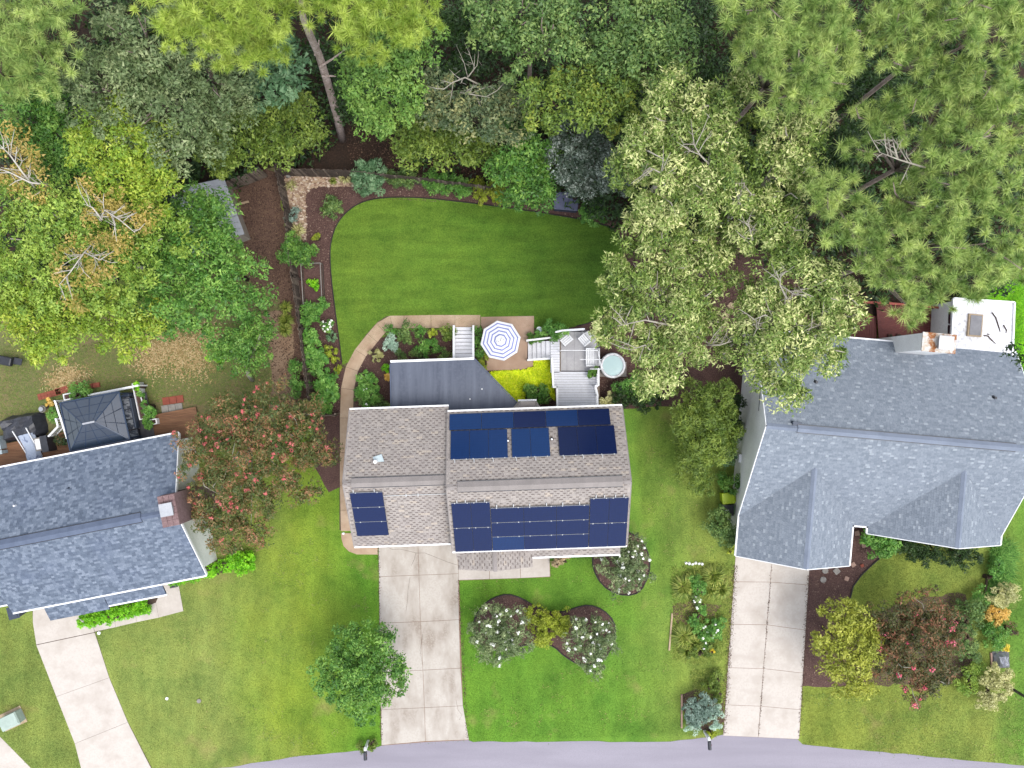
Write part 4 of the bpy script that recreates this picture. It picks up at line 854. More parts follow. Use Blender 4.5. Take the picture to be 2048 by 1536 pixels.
# feeder by the patio
t = thing('bird_bath', 'tiny white dish on a stand at the patio corner', 'bird bath', P(1078, 661)); b = MB(); b.cyl((0, 0), 0, .5, .06, n=10); b.build('stem', WP, t)
b = MB(); b.cyl((0, 0), .5, .58, .12, .2, n=16); b.build('bowl', WP, t); b = MB(); b.cyl((0, 0), .575, .59, .14, n=16); b.build('water', M['pool_water'], t)
# raised vegetable bed
rb = P(629, 570); V = thing('raised_bed', 'netted raised vegetable bed in a pale pipe frame by the fence', 'planter', rb, math.radians(3))
b = MB(); b.box((0, 0, .12), (1.15, 2.45, .2)); b.build('soil', M['mulch_bark'], V)
for sx in (-1, 1): b = MB(); b.box((sx * .6, 0, .14), (.04, 2.5, .28)); b.build('side_board', M['old_wood'], V)
for sy in (-1, 1): b = MB(); b.box((0, sy * 1.24, .14), (1.16, .04, .28)); b.build('end_board', M['old_wood'], V)
for z, k in ((.75, 1.0),):
    for sx in (-1, 1): b = MB(); b.tube([(sx * .58, -1.24, z), (sx * .6, 1.24, z)], .03, 8); b.build('pipe', M['stone_grey'], V)
    for sy in (-1, 1): b = MB(); b.tube([(-.58, sy * 1.24, z), (.58, sy * 1.24, z)], .03, 8); b.build('pipe', M['stone_grey'], V)
    for sx in (-1, 1):
        for sy in (-1, 1): b = MB(); b.tube([(sx * .59, sy * 1.24, .1), (sx * .59, sy * 1.24, z)], .03, 8); b.build('pipe', M['stone_grey'], V)
# grey storage lid at the back of the lawn
t = thing('storage_box', 'blue grey storage box lid at the back lawn edge', 'storage box', P(1131, 408), math.radians(-5)); b = MB(); b.box((0, 0, .35), (1.4, 1.0, .7)); b.build('body', M['bin_slate'], t)
b = MB(); b.box((0, 0, .74), (1.5, 1.08, .07)); bevel(b.build('lid', M['shed_lid'], t), .03)
# left shed under the trees
sp = P(440, 445); SH = thing('garden_shed', 'white metal roofed shed under the dense green tree', 'shed', sp, math.radians(20))
b = MB(); b.box((0, 0, 1.0), (2.9, 3.3, 2.0)); b.build('wall', M['cream_siding'], SH)
for sg in (-1, 1):
    for i in range(9):
        b = MB(); y0_ = -1.8 + i * .4; pts = [(0, y0_, 2.75), (0, y0_ + .385, 2.75), (sg * 1.7, y0_ + .385, 2.05), (sg * 1.7, y0_, 2.05)]; pts = pts if sg < 0 else pts[::-1]; b.hexa([(x, y, z - .04) for x, y, z in pts], pts); b.build('roof_sheet', M['pale_metal'], SH)
t = thing('loose_plank', 'single pale plank lying on the soil by the shed', 'plank', P(484, 407)); b = MB(); b.box((0, 0, .06), (.9, .13, .04), math.radians(14)); b.build('board', M['stone_tan'], t)
# gazebo
GZ = thing('glass_gazebo', 'dark hipped glass roofed gazebo behind the slate house', 'gazebo', P(190, 840)); ze_, zt = 2.35, 3.15
E = [rel(GZ, P(x, y, ze_)) for x, y in ((120, 806), (238, 783), (260, 879), (141, 903))]; Rg = [rel(GZ, P(166, 848, zt)), rel(GZ, P(190, 843, zt))]
faces_ = [(E[0], E[1], Rg[1], Rg[0], 4, 3), (E[1], E[2], Rg[1], Rg[1], 3, 3), (E[2], E[3], Rg[0], Rg[1], 4, 3), (E[3], E[0], Rg[0], Rg[0], 3, 3)]
for a, c, d, e_, nc, nr in faces_:
    nv = (c - a).cross(e_ - a).normalized(); nv = nv if nv.z > 0 else -nv
    for r_ in range(nr):
        for s_ in range(nc):
            def q_(s, t): return a.lerp(c, s).lerp(e_.lerp(d, s), t)
            g_ = .012; b = MB(); f = [q_(s_ / nc + g_, r_ / nr + g_), q_((s_ + 1) / nc - g_, r_ / nr + g_), q_((s_ + 1) / nc - g_, (r_ + 1) / nr - g_), q_(s_ / nc + g_, (r_ + 1) / nr - g_)]
            f = f if (f[1] - f[0]).cross(f[2] - f[0]).z > 0 else f[::-1]
            b.hexa([p - nv * .012 for p in f], f); b.build('pane', M['gazebo_glass'], GZ)
    b = MB(); b.face([p - nv * .016 for p in (a, c, d, e_)]); b.face([p - nv * .016 for p in (e_, d, c, a)]); b.build('roof_liner', M['gazebo_frame'], GZ)
    b = MB(); b.bar(a, e_, .05, .05); b.build('hip_rib', M['gazebo_frame'], GZ); b = MB(); b.bar(a, c, .07, .09); b.build('eave_beam', M['gazebo_frame'], GZ)
b = MB(); b.bar(Rg[0] + Vector((0, 0, .05)), Rg[1] + Vector((0, 0, .05)), .1, .06); b.build('ridge_cap', M['pale_metal'], GZ)
for p in E: b = MB(); b.box((0, 0, 0), (.1, .1, 2.3)); b.build('post', M['gazebo_frame'], GZ, (p.x * .93, p.y * .93, 1.15))
# deck of the slate house
BD = thing('brown_deck', 'brown wooden deck behind the slate house under the gazebo', 'deck', P(180, 880), T3)
for i in range(34):
    a = (20 - 30, 905 + 6); xs0, xs1 = -6.2, 6.6; yy = -1.55 + i * .15
    if yy > .75: break
    x0_, x1_ = -6.2, 7.0
    b = MB(); b.box(((x0_ + x1_) / 2, yy, .3), (x1_ - x0_, .14, .05)); b.build('board', M['brown_wood'], BD)
def dbox(name, label, cat, px, py, h, size, rz, mats, z0=.33, parts=None):
    t = thing(name, label, cat, P(px, py, z0), math.radians(rz)); b = MB(); b.box((0, 0, size[2] / 2), size); bevel(b.build('body', mats, t), .02); return t
t = thing('lounge_sofa', 'outdoor corner sofa with leaf patterned cushions beside the gazebo', 'sofa', P(262, 840, .33), math.radians(11))
for i, (x, y, w_, d_) in enumerate(((-.15, 1.05, 1.0, .75), (.15, .35, .62, .62), (.15, -.3, .62, .62), (.15, -.95, .62, .62))):
    b = MB(); b.box((x, y, .38), (w_, d_, .16)); bevel(b.build('seat_cushion', M['cushion_leaf'], t), .04); b = MB(); b.box((x, y, .15), (w_ - .03, d_ - .03, .3)); b.build('base', M['dark_metal'], t)
for i, (x, y, w_, d_) in enumerate(((-.1, 1.5, 1.3, .16), (.54, .35, .14, 1.9), (.2, -1.4, .9, .12))): b = MB(); b.box((x, y, .55), (w_, d_, .5)); bevel(b.build('back_cushion', M['bin_slate'], t), .04)
t = thing('outdoor_rug', 'dark grey outdoor rug by the leaf patterned sofa', 'rug', P(283, 835, .335), math.radians(11)); b = MB(); b.box((0, 0, .01), (1.2, 3.0, .02)); b.build('pile', M['rug_grey'], t)
def planter(label, px, py, size, rz, z0=.0, h=.5):
    t = thing('planter_box', label, 'planter', P(px, py, z0), math.radians(rz)); sx, sy = size
    for s_ in (-1, 1): b = MB(); b.box((s_ * (sx / 2 - .03), 0, h / 2), (.06, sy, h)); b.build('side', WP, t); b = MB(); b.box((0, s_ * (sy / 2 - .03), h / 2), (sx - .12, .06, h)); b.build('end', WP, t)
    b = MB(); b.box((0, 0, h / 2 - .05), (sx - .12, sy - .12, h - .12)); b.build('soil', M['mulch_bark'], t); return t
planter('long white planter box right of the gazebo', 288, 802, (.42, 2.3), 12, .0, .7)
planter('small white planter box by the sofa end', 312, 843, (.45, .35), 10, .3, .4)
planter('white planter box at the top left of the gazebo', 148, 792, (.8, .4), 12, 0, .5)
b_ = thing('porch_rail', 'white deck railing left of the gazebo', 'railing', P(122, 850), 0)
rail(b_, [(110, 802), (134, 876)], .35, 1.3); rail(b_, [(98, 872), (116, 853), (112, 838)], .35, 1.2)
rl = thing('porch_rail', 'thin white railing above the gazebo', 'railing', P(230, 775), 0); rail(rl, [(178, 790), (276, 771)], .3, 1.2, bal=False)
for px_, py_, lb in ((100, 792, 'left'), (135, 781, 'middle')):
    t = thing('brick_edging', '%s row of red bricks edging the yard above the gazebo' % lb, 'bricks', P(px_, py_), math.radians(15))
    for i in range(7):
        for j in range(2): b = MB(); b.box((0, 0, 0), (.2, .19, .07)); b.build('brick', M['brick_red'], t, (-.62 + i * .21, j * .2, .03))
for px_, py_, mt, nm, lb in ((347, 800, 'brick_red', 'step', 'red brick step by the crape myrtle'), (345, 816, 'stone_grey', 'step', 'grey concrete step below the red brick step'), (180, 772, 'brick_red', 'step', 'red brick slab by the upper planter')):
    t = thing('garden_step', lb, 'step', P(px_, py_), math.radians(8))
    for i in range(3): b = MB(); b.box((0, 0, .05), (.42, .46 if px_ > 300 else .3, .1)); b.build('block', M[mt], t, (-.44 + i * .44, 0, 0))
t = thing('covered_grill', 'black tarp covered grill behind the slate house', 'grill', P(54, 853, .0), math.radians(9)); b = MB()
gx, gy = 9, 7; V_ = {}
for i in range(gx + 1):
    for j in range(gy + 1):
        x, y = -1.3 + 2.6 * i / gx, -.8 + 1.6 * j / gy; ed = min(i, gx - i, j, gy - j); z = (0.0 if ed == 0 else .95 + .12 * math.sin(i * 1.7) * math.cos(j * 1.3) + rd.uniform(-.06, .06)); k = 1.0 if ed == 0 else .97
        V_[i, j] = (x * k + rd.uniform(-.04, .04), y * k + rd.uniform(-.04, .04), z)
for i in range(gx):
    for j in range(gy): b.face([V_[i, j], V_[i + 1, j], V_[i + 1, j + 1], V_[i, j + 1]])
b.build('tarp', M['tarp_black'], t)
t = thing('draped_chair', 'lounge chair draped with a pale blue patterned blanket', 'chair', P(67, 893, .33), math.radians(14)); b = MB()
for i in range(8):
    for j in range(5):
        f = lambda i, j: (-.45 + .9 * j / 5 * (1 + .1 * (i / 8)), -.9 + 1.7 * i / 8, .45 + .35 * max(0, (i - 3) / 5) ** 1.3 + .05 * math.sin(j * 2 + i) - (.25 if j in (0, 5) else 0))
        b.face([f(i, j), f(i, j + 1), f(i + 1, j + 1), f(i + 1, j)])
b.build('blanket', M['blanket_blue'], t, smooth=True)
for sx in (-1, 1): b = MB(); b.bar((sx * .4, -.7, .02), (sx * .42, 1.15, 1.0), .05, .05); b.build('frame_leg', WP, t)
for px_, py_, w_, d_, mt, lb in ((4, 885, .5, .8, 'box_blue', 'pale blue cabinet at the left picture edge'), (12, 903, .25, .2, 'box_blue', 'small pale blue crate below the cabinet')):
    t = thing('garden_cabinet', lb, 'cabinet', P(px_, py_, .33), T3); b = MB(); b.box((0, 0, .3), (w_, d_, .6)); b.build('body', M[mt], t); b = MB(); b.box((0, 0, .62), (w_ + .05, d_ + .05, .04)); b.build('top', M[mt], t)
t = thing('serving_cart', 'dark and white serving cart beside the draped chair', 'cart', P(98, 887, .33), T3); b = MB(); b.box((.22, 0, .45), (.42, 1.0, .9)); b.build('body', M['dark_metal'], t)
b = MB(); b.box((-.2, .05, .4), (.4, .8, .8)); b.build('shelf', M['stone_grey'], t); b = MB(); b.box((-.2, .05, .815), (.28, .62, .02)); b.build('tray', WP, t)
t = thing('kettle_grill', 'black grill standing on the grass at the left edge', 'grill', P(24, 722)); b = MB(); b.box((0, 0, .75), (1.0, .55, .35), -.2); bevel(b.build('hood', M['black_plastic'], t), .08)
for sx in (-1, 1):
    for sy in (-1, 1): b = MB(); b.box((sx * .42, sy * .2, .3), (.06, .06, .6), -.2); b.build('leg', M['dark_metal'], t)
b = MB(); b.box((-.25, .2, .95), (.18, .06, .05), .3); b.build('handle', WP, t); b = MB(); b.box((.8, -.05, .7), (.5, .4, .04), -.2); b.build('side_shelf', M['dark_metal'], t)
t = thing('hose_reel', 'small pale hose reel among flowers by the deck railing', 'hose reel', P(88, 818)); b = MB(); b.cyl((0, 0), 0, .35, .14, n=14); b.build('drum', M['pale_metal'], t); b = MB(); b.tube([(.2 * math.cos(a), .2 * math.sin(a), .2) for a in np.linspace(0, 6.28, 14)], .03, 6); b.build('hose', M['stone_grey'], t)
# bins
def bin_(label, px, py, rz, body, lid, group=None):
    t = thing('wheelie_bin', label, 'bin', P(px, py), math.radians(rz))
    b = MB(); b.hexa([(x * .24, y * .28, .06) for x, y in ((-1, -1), (1, -1), (1, 1), (-1, 1))], [(x * .31, y * .36, 1.0) for x, y in ((-1, -1), (1, -1), (1, 1), (-1, 1))]); b.build('body', M[body], t)
    b = MB(); b.box((0, 0, 1.04), (.68, .78, .07)); bevel(b.build('lid', M[lid], t), .03); b = MB(); b.box((0, -.06, 1.085), (.46, .5, .02)); b.build('lid_panel', M[lid], t)
    b = MB(); b.bar((-.26, .44, .98), (.26, .44, .98), .04, .04); b.build('handle', M[body], t)
    for sx in (-1, 1): b = MB(); b.tube([(sx * .3 - .03, .33, .13), (sx * .3 + .03, .33, .13)], .13, 12); b.build('wheel', M['black_plastic'], t)
    return t
bin_('slate grey wheelie bin at the slate house front corner', 47, 1216, 15, 'bin_slate', 'bin_slate')
bin_('wheelie bin with a bright lime lid beside the grey house wall', 1448, 992, -85, 'bin_lime', 'bin_lime')
t = bin_('green wheelie bin with a black lid beside the grey house wall', 1446, 1015, -92, 'bin_green', 'black_plastic')
b = MB(); b.box((0, -.04, 1.10), (.05, .22, .01)); b.build('sticker', WP, t)
t = thing('doormat', 'dark mat by the slate house porch', 'mat', P(347, 1168, .03), T3); b = MB(); b.box((0, 0, .015), (.5, .45, .03)); b.build('mat', M['dark_metal'], t)
# utility boxes, lamp, mailboxes
t = thing('transformer_box', 'pale green utility box on the lower left lawn', 'utility box', P(32, 1434), math.radians(25)); b = MB(); b.box((0, 0, .35), (1.1, .75, .7)); bevel(b.build('body', M['box_green'], t), .04); b = MB(); b.hexa([(-.6, -.42, .7), (.6, -.42, .7), (.6, .42, .7), (-.6, .42, .7)], [(-.55, -.3, .8), (.55, -.3, .8), (.55, .4, .8), (-.55, .4, .8)]); b.build('lid', M['box_green'], t)
b = MB(); b.box((-.2, 0, .02), (1.5, 1.1, .06)); b.build('pad', M['stone_tan'], t)
t = thing('wrapped_box', 'silver plastic wrapped box beside the orange flowers', 'utility box', P(1999, 1318), math.radians(3)); b = MB()
for i in range(6):
    for j in range(6):
        f = lambda i, j: (-.4 + .8 * i / 6, -.45 + .9 * j / 6, .0 if i in (0, 6) or j in (0, 6) else .5 + .08 * math.sin(i * 2.3 + j * 1.7)); b.face([f(i, j), f(i + 1, j), f(i + 1, j + 1), f(i, j + 1)])
b.build('wrap', M['plastic_sheet'], t); b = MB(); b.box((.05, -.02, .03), (1.05, 1.05, .06)); b.build('base', M['dark_metal'], t); b = MB(); b.box((-.55, 0, .06), (.1, .9, .1)); b.build('timber', M['stone_pink'], t)
lp = P(2000, 1363); t = thing('street_lamp', 'dark lamp post leaving the picture at the lower right', 'street lamp', lp); b = MB(); b.tube([(0, 0, 0), (0, 0, 5.2)], [.1, .07], 10); b.build('pole', M['dark_metal'], t); b = MB(); b.cyl((0, 0), 5.2, 5.7, .12, .2, n=8); b.cyl((0, 0), 5.7, 5.85, .24, .05, n=8); b.build('lamp_head', M['dark_metal'], t)
b = MB(); b.cyl((0, 0), 0, .25, .16, .12, n=10); b.build('base', M['dark_metal'], t)
def mailbox(label, px, py, rz):
    t = thing('mailbox', label, 'mailbox', P(px, py), math.radians(rz)); b = MB(); b.box((0, 0, .6), (.15, .15, 1.2)); b.build('post', WP, t); b = MB(); b.box((0, -.18, 1.08), (.12, .6, .12)); b.build('arm', WP, t)
    b = MB(); n = 8; pr = [(-.1, 0), (.1, 0)] + [(.1 * math.cos(a), .1 + .09 * math.sin(a)) for a in np.linspace(0, math.pi, n)]
    b.hexa([(x, -.6, 1.15 + z) for x, z in pr], [(x, -.12, 1.15 + z) for x, z in pr][::1]); b.build('box', M['black_plastic'], t); b = MB(); b.box((.1, -.3, 1.3), (.015, .03, .14)); b.build('flag', M['red_stain_light'], t)
    b = MB(); b.cyl((0, 0), 1.2, 1.26, .08, .02, n=8); b.build('post_cap', WP, t)
mailbox('white posted black mailbox by the solar house driveway', 737, 1482, 3)
mailbox('white posted black mailbox by the right driveway', 1409, 1462, 3)
# small things on the lawns
for px_, py_, rs, mt, lb in ((334, 1397, .09, 'white_paint', 'white cleanout cap on the left lawn'), (398, 1402, .13, 'stone_grey', 'grey valve cover in the left lawn'), (198, 1266, .1, 'white_paint', 'white cleanout cap at the left driveway edge'), (687, 1067, .07, 'white_paint', 'white cap on the tan walk')):
    t = thing('ground_cap', lb, 'cap', P(px_, py_, .03)); b = MB(); b.cyl((0, 0), -.03, .04, rs, n=16); b.build('rim', M[mt], t); b = MB(); b.cyl((0, 0), .04, .055, rs * .5, n=12); b.build('knob', M[mt], t)
for i, (px_, py_, s_, rz, mt, lb) in enumerate(((1714, 1066, .3, 10, 'stone_pink', 'pink paver nearest the front door of the grey house'), (1728, 1090, .3, 8, 'stone_pink', 'pink paver beside the bright green shrub'), (1706, 1129, .28, 35, 'stone_pink', 'pink paver at the garage corner'), (1693, 1157, .27, -20, 'stone_pink', 'pink paver farthest out in the mulch bed'), (1724, 1131, .2, 25, 'brick_red', 'small reddish paver by the lawn edging'), (1701, 1092, .2, 5, 'stone_pink', 'pink paver half under the garage eave'), (1673, 1142, .36, 40, 'stone_grey', 'square grey stone before the garage'))):
    t = thing('paver_stone', lb, 'paver', P(px_, py_, .01), math.radians(rz)); b = MB(); b.box((0, 0, .03), (s_, s_, .07)); bevel(b.build('stone', M[mt], t), .02)
for px_, py_, lb in ((1650, 1141, 'upper round grey stepping stone by the right driveway'), (1646, 1159, 'lower round grey stepping stone by the right driveway')):
    t = thing('stepping_stone', lb, 'paver', P(px_, py_, .01)); b = MB(); b.cyl((0, 0), 0, .07, .2, n=9); bevel(b.build('stone', M['stone_grey'], t), .02)
for i, (px_, py_, rz) in enumerate(((1453, 628, 60), (1449, 640, 75), (1447, 652, 85), (1448, 664, 95), (1462, 612, 45))):
    t = thing('stepping_stone', '%s tan stepping stone under the pale hickory' % ['second', 'third', 'fourth', 'lowest', 'topmost'][i], 'paver', P(px_, py_, .01), math.radians(rz)); b = MB(); b.box((0, 0, .03), (.36, .42, .06)); bevel(b.build('stone', M['stone_tan'], t), .03)
for i in range(6):
    t = thing('border_stone', '%s white stone of the row above the strappy plants' % ['first', 'second', 'third', 'fourth', 'fifth', 'sixth'][i], 'stone', P(1372 + i * 6.4, 1126 + (i % 3), .0)); b = MB(); b.cyl((0, 0), 0, .1, .1 + .02 * (i % 2), .06, n=7); b.build('stone', WP, t)
t = thing('garden_stone', 'single grey boulder in the stone corner bed', 'stone', P(577, 352)); b = MB(); b.cyl((0, 0), 0, .25, .2, .12, n=8); b.build('stone', M['stone_grey'], t)
for (a, c, mt, lb) in (((1344, 1226), (1338, 1300), 'stone_tan', 'pale timber edging the wildflower strip'), ((1363, 1388), (1363, 1455), 'stone_pink', 'thin orange timber edging the mailbox bed')):
    p, q = P(*a), P(*c); t = thing('edging_timber', lb, 'timber', p); b = MB(); b.bar((0, 0, .05), q - p + Vector((0, 0, .05)), .1, .1); b.build('beam', M[mt], t)
t = thing('garden_hose', 'thin tan hose in the mulch by the deck stairs', 'hose', P(1085, 806)); b = MB(); p0 = P(1085, 806); b.tube([P(x, y, .03) - p0 for x, y in ((1080, 810), (1088, 806), (1096, 803), (1105, 797))], .02, 6); b.build('tube', M['stone_tan'], t)
q = P(1184, 747, dz + .02); t = thing('plant_tub', 'dark round plant tub on the deck corner', 'plant pot', q); b = MB(); b.cyl((0, 0), 0, .3, .16, .2, n=18); b.build('pot', M['dark_metal'], t); b = MB(); b.cyl((0, 0), .3, .31, .17, n=18); b.build('soil', M['mulch_bark'], t)
PLANT_TUB = t
# ------------------------------------------------------------------ vegetation
def clumps(blobs, cr, dens, q, fill=.35):
    """clump centres over the outer shell and inside of a set of ellipsoids"""
    C, R = [], []
    for (c, rx, rz) in blobs:
        m = max(6, int(dens * rx * rx / (cr * cr) * 2.6)); d = unit(q.normal(size=(m, 3))); d[:, 2] = np.where(d[:, 2] < -.25, -d[:, 2], d[:, 2])
        ph = q.uniform(0, 6.28, 3); lump = 1 + .14 * np.sin(3 * np.arctan2(d[:, 1], d[:, 0]) + ph[0]) + .1 * np.sin(5 * d[:, 2] + 4 * d[:, 0] + ph[1])
        s = np.where(q.uniform(size=m) < fill, q.uniform(.4, .8, m), q.uniform(.82, 1.06, m)) * lump
        C.append(np.array(c) + d * s[:, None] * np.array([rx, rx, rz])); R.append(cr * q.uniform(.5, 1.4, m))
    return np.concatenate(C), np.concatenate(R)
def leafy(C, R, per, L, Wd, q, up=.45, squash=.75, droop=.15, lo=.5, quad=False):
    """leaves over the shell of every clump, turned outward"""
    n = len(C); idx = np.repeat(np.arange(n), per); N = len(idx)
    d = unit(q.normal(size=(N, 3))); d[:, 2] = np.where((d[:, 2] < -.2) & (q.uniform(size=N) < .75), -d[:, 2], d[:, 2])
    lump = 1 + .22 * np.sin(3.1 * d[:, 0] * 2 + idx * 1.7) * np.sin(2.7 * d[:, 1] * 2 + idx * 2.3)
    p = C[idx] + d * (R[idx] * lump * (lo + (1.08 - lo) * q.uniform(0, 1, N) ** .55))[:, None] * np.array([1, 1, squash])
    nr = unit(d * .7 + np.array([0, 0, up]) + q.normal(0, .62, (N, 3)))
    a = d + q.normal(0, .6, (N, 3)); a[:, 2] -= droop; a = unit(a - nr * np.sum(a * nr, 1, keepdims=True)); b = np.cross(nr, a)
    sz = q.uniform(.45, 1.55, N)[:, None]; l = L * sz / 2; w = Wd * sz * q.uniform(.75, 1.25, N)[:, None] / 2
    V = np.stack([p - a * l, p + b * w - a * l * .2, p + a * l, p - b * w - a * l * .2] if quad else [p - a * l + b * w, p - a * l - b * w, p + a * l], 1).reshape(-1, 3)
    tc = q.uniform(0, 1, n); t = np.clip(tc[idx] * .45 + q.uniform(0, 1, N) * .55, 0, 1); return V, t
def needles(C, R, per, q, wid=.03):
    n = len(C); idx = np.repeat(np.arange(n), per); N = len(idx); ax = unit(q.normal(0, .45, (n, 3)) + np.array([0, 0, .75]))
    d = unit(unit(q.normal(size=(N, 3))) + ax[idx] * .55); b = unit(np.cross(d, q.normal(size=(N, 3)))) * wid / 2
    L = (R[idx] * q.uniform(.45, 1.1, N))[:, None]; p = C[idx] + ax[idx] * (q.uniform(-.25, .25, N) * R[idx])[:, None]
    V = np.stack([p - b, p + b, p + d * L], 1).reshape(-1, 3); tc = q.uniform(0, 1, n); return V, np.clip(tc[idx] * .55 + q.uniform(0, .45, N), 0, 1)
def blobs_world(bl, ratio=.75): return [(P(x, y, z), r * k_(z), r * k_(z) * ratio) for x, y, r, z in bl]
SEED = [100]
def tree(name, label, cat, bl, leaf, L=.16, Wd=.09, cr=.5, per=105, dens=.95, base=None, bark='bark_brown', tr=.16, ratio=.75, group=None, style='broad', limbs=True, twig=0, flowers=None, fill=.35, up=.45, droop=.15, bare=False):
    SEED[0] += 1; q = np.random.default_rng(SEED[0]); B = blobs_world(bl, ratio)
    cx = sum(b[0].x * b[1] for b in B) / sum(b[1] for b in B); cy = sum(b[0].y * b[1] for b in B) / sum(b[1] for b in B)
    bs = P(*base) if base else Vector((cx, cy, 0)); bs.z = 0
    T = thing(name, label, cat, bs, 0, group); o_ = np.array([bs.x, bs.y, 0])
    C, R = clumps([(np.array(c) - o_, rx, rz) for c, rx, rz in B], cr, dens, q, fill)
    k = C[:, 2] > .08; C, R = C[k], R[k]
    V, t = needles(C, R, per, q, Wd) if style == 'pine' else leafy(C, R, per, L, Wd, q, up, .75, droop)
    V[:, 2] = np.maximum(V[:, 2], .03)
    cw = link('crown' if cat == 'tree' else 'foliage', tri_mesh('crown', V, 3, t, M[leaf]), T)
    if flowers:
        fm, fn, fs, zmin = flowers[:4]; idx = q.choice(len(C), min(fn, len(C)), replace=False); kz = C[idx, 2] > np.quantile(C[:, 2], zmin); idx = idx[kz]
        if len(flowers) > 4: idx = idx[[flowers[4](*(C[i] + o_)) for i in idx]]
        FC = C[idx] + np.array([0, 0, 1]) * (R[idx] * .75)[:, None]; FR = fs * q.uniform(.45, 1.35, len(FC)); FC = FC + q.normal(0, .08, FC.shape); V2, t2 = leafy(FC, FR, 20, .085, .065, q, .6, 1.2, quad=True); link('blossoms', tri_mesh('blossoms', V2, 4, t2, M[fm]), T)['kind'] = 'stuff'
    if bare: return T
    # trunk and limbs
    b = MB(); lo = min(c.z for c, _, _ in B); ctr = Vector((cx, cy, 0)) - bs; rr = random.Random(SEED[0])
    zt = max(.2, lo * .8); b.tube([(0, 0, -.05), (ctr.x * .15 + rr.uniform(-.1, .1), ctr.y * .15, zt * .4), (ctr.x * .5, ctr.y * .5, zt)], [tr, tr * .85, tr * .65], 8)
    top = Vector((ctr.x * .5, ctr.y * .5, zt))
    if limbs:
        for c, rx, rz in B:
            e_ = c - bs; m_ = top.lerp(e_, .5) + Vector((rr.uniform(-.3, .3), rr.uniform(-.3, .3), .3)); b.tube([top - Vector((0, 0, .2)), m_, e_ + Vector((0, 0, rz * .3))], [tr * .55, tr * .4, tr * .18], 6)
        if twig:
            for i in q.choice(len(C), min(twig, len(C)), replace=False):
                e_ = Vector(C[i]); c = min(B, key=lambda bb: (bb[0] - bs - e_).length); s_ = c[0] - bs; m_ = s_.lerp(e_, .55) + Vector((rr.uniform(-.3, .3), rr.uniform(-.3, .3), rr.uniform(0, .4))); b.tube([s_, m_ + Vector((0, 0, .3)), e_ + Vector((0, 0, .45))], [tr * .3, tr * .24, tr * .1], 5)
    b.build('trunk' if cat == 'tree' else 'stem', M[bark], T, smooth=True); return T
def dead_limb(T, pts, mat, seed, n=10, r0=.06, leaf=None):
    """bare pale limb with side twigs showing above a crown"""
    rr = random.Random(seed); b = MB(); w = [P(*p) - T.location for p in pts]; b.tube(w, [r0 * (1 - .75 * i / (len(w) - 1)) for i in range(len(w))], 6); tips = []
    for _ in range(n):
        i = rr.randrange(len(w) - 1); s_ = w[i].lerp(w[i + 1], rr.random()); d = (w[i + 1] - w[i]).normalized(); a = rr.choice((-1, 1)) * rr.uniform(.5, 1.2); d = Vector((d.x * math.cos(a) - d.y * math.sin(a), d.x * math.sin(a) + d.y * math.cos(a), rr.uniform(.0, .5))); L = rr.uniform(.5, 1.3)
        m_ = s_ + d * L * .5; e_ = s_ + d * L + Vector((rr.uniform(-.2, .2), rr.uniform(-.2, .2), .1)); b.tube([s_, m_, e_], [r0 * .45, r0 * .35, r0 * .15], 5); tips.append(e_)
        for _ in range(2): f_ = m_ + Vector((rr.uniform(-.4, .4), rr.uniform(-.4, .4), rr.uniform(0, .3))); b.tube([m_, f_], [r0 * .25, r0 * .1], 4)
    b.build('bare_limb', M[mat], T, smooth=True)
    if leaf:
        q = np.random.default_rng(seed); C = np.array([tuple(t - Vector((0, 0, .25))) for t in tips] * 2) + q.normal(0, .25, (len(tips) * 2, 3)); C[:, 2] = np.minimum(C[:, 2], min(t.z for t in tips) - .05); V, t = leafy(C, np.full(len(C), .42), 45, .14, .08, q); link('dry_leaves', tri_mesh('dry_leaves', V, 3, t, M[leaf]), T)
GF = 'trees of the wood behind the gardens'
tree('oak_tree', 'broad grey green oak at the top left of the wood', 'tree', [(300, 110, 105, 11), (215, 185, 95, 11.5), (330, 215, 115, 11), (425, 165, 90, 10.5), (245, 270, 75, 10), (390, 285, 75, 10), (160, 150, 45, 10.5), (480, 200, 60, 9.5)], 'leaf_oakgrey', twig=25, bark='bark_grey', group=GF)
tree('pine_tree', 'dusky green pine in the far top left corner', 'tree', [(40, 60, 90, 14.5), (95, 130, 60, 14), (15, 160, 60, 14), (110, 15, 70, 15), (60, 110, 60, 13.5)], 'needle_green', style='pine', cr=.44, per=140, dens=2.2, Wd=.024, bark='bark_brown', group=GF, twig=8)
T = tree('pine_tree', 'yellow green pine with a tall leaning bare trunk at the top', 'tree', [(400, 60, 80, 17), (480, 100, 55, 16.5), (350, 20, 60, 17), (535, 30, 75, 17.5), (715, 25, 72, 17.5), (790, 40, 75, 17), (725, 85, 46, 16.5), (830, 20, 55, 17), (470, 30, 75, 17.5), (845, 60, 40, 16.5), (540, 100, 40, 16), (610, -70, 80, 18), (655, -20, 50, 17.5)], 'needle_yellow', style='pine', cr=.42, per=130, dens=2.0, Wd=.026, base=(685, 280), bark='bark_grey', bare=True, tr=.2, group=GF)
b = MB(); lo_ = T.location; q = [P(x, y, z) - lo_ for x, y, z in ((685, 280, 0), (672, 225, 2.6), (655, 165, 5.5), (638, 110, 8.3), (620, 70, 11), (606, 35, 14), (600, -20, 17))]; b.tube(q, [.25, .23, .215, .2, .18, .15, .08], 12); b.build('trunk', M['bark_pine'], T, smooth=True)
b = MB()
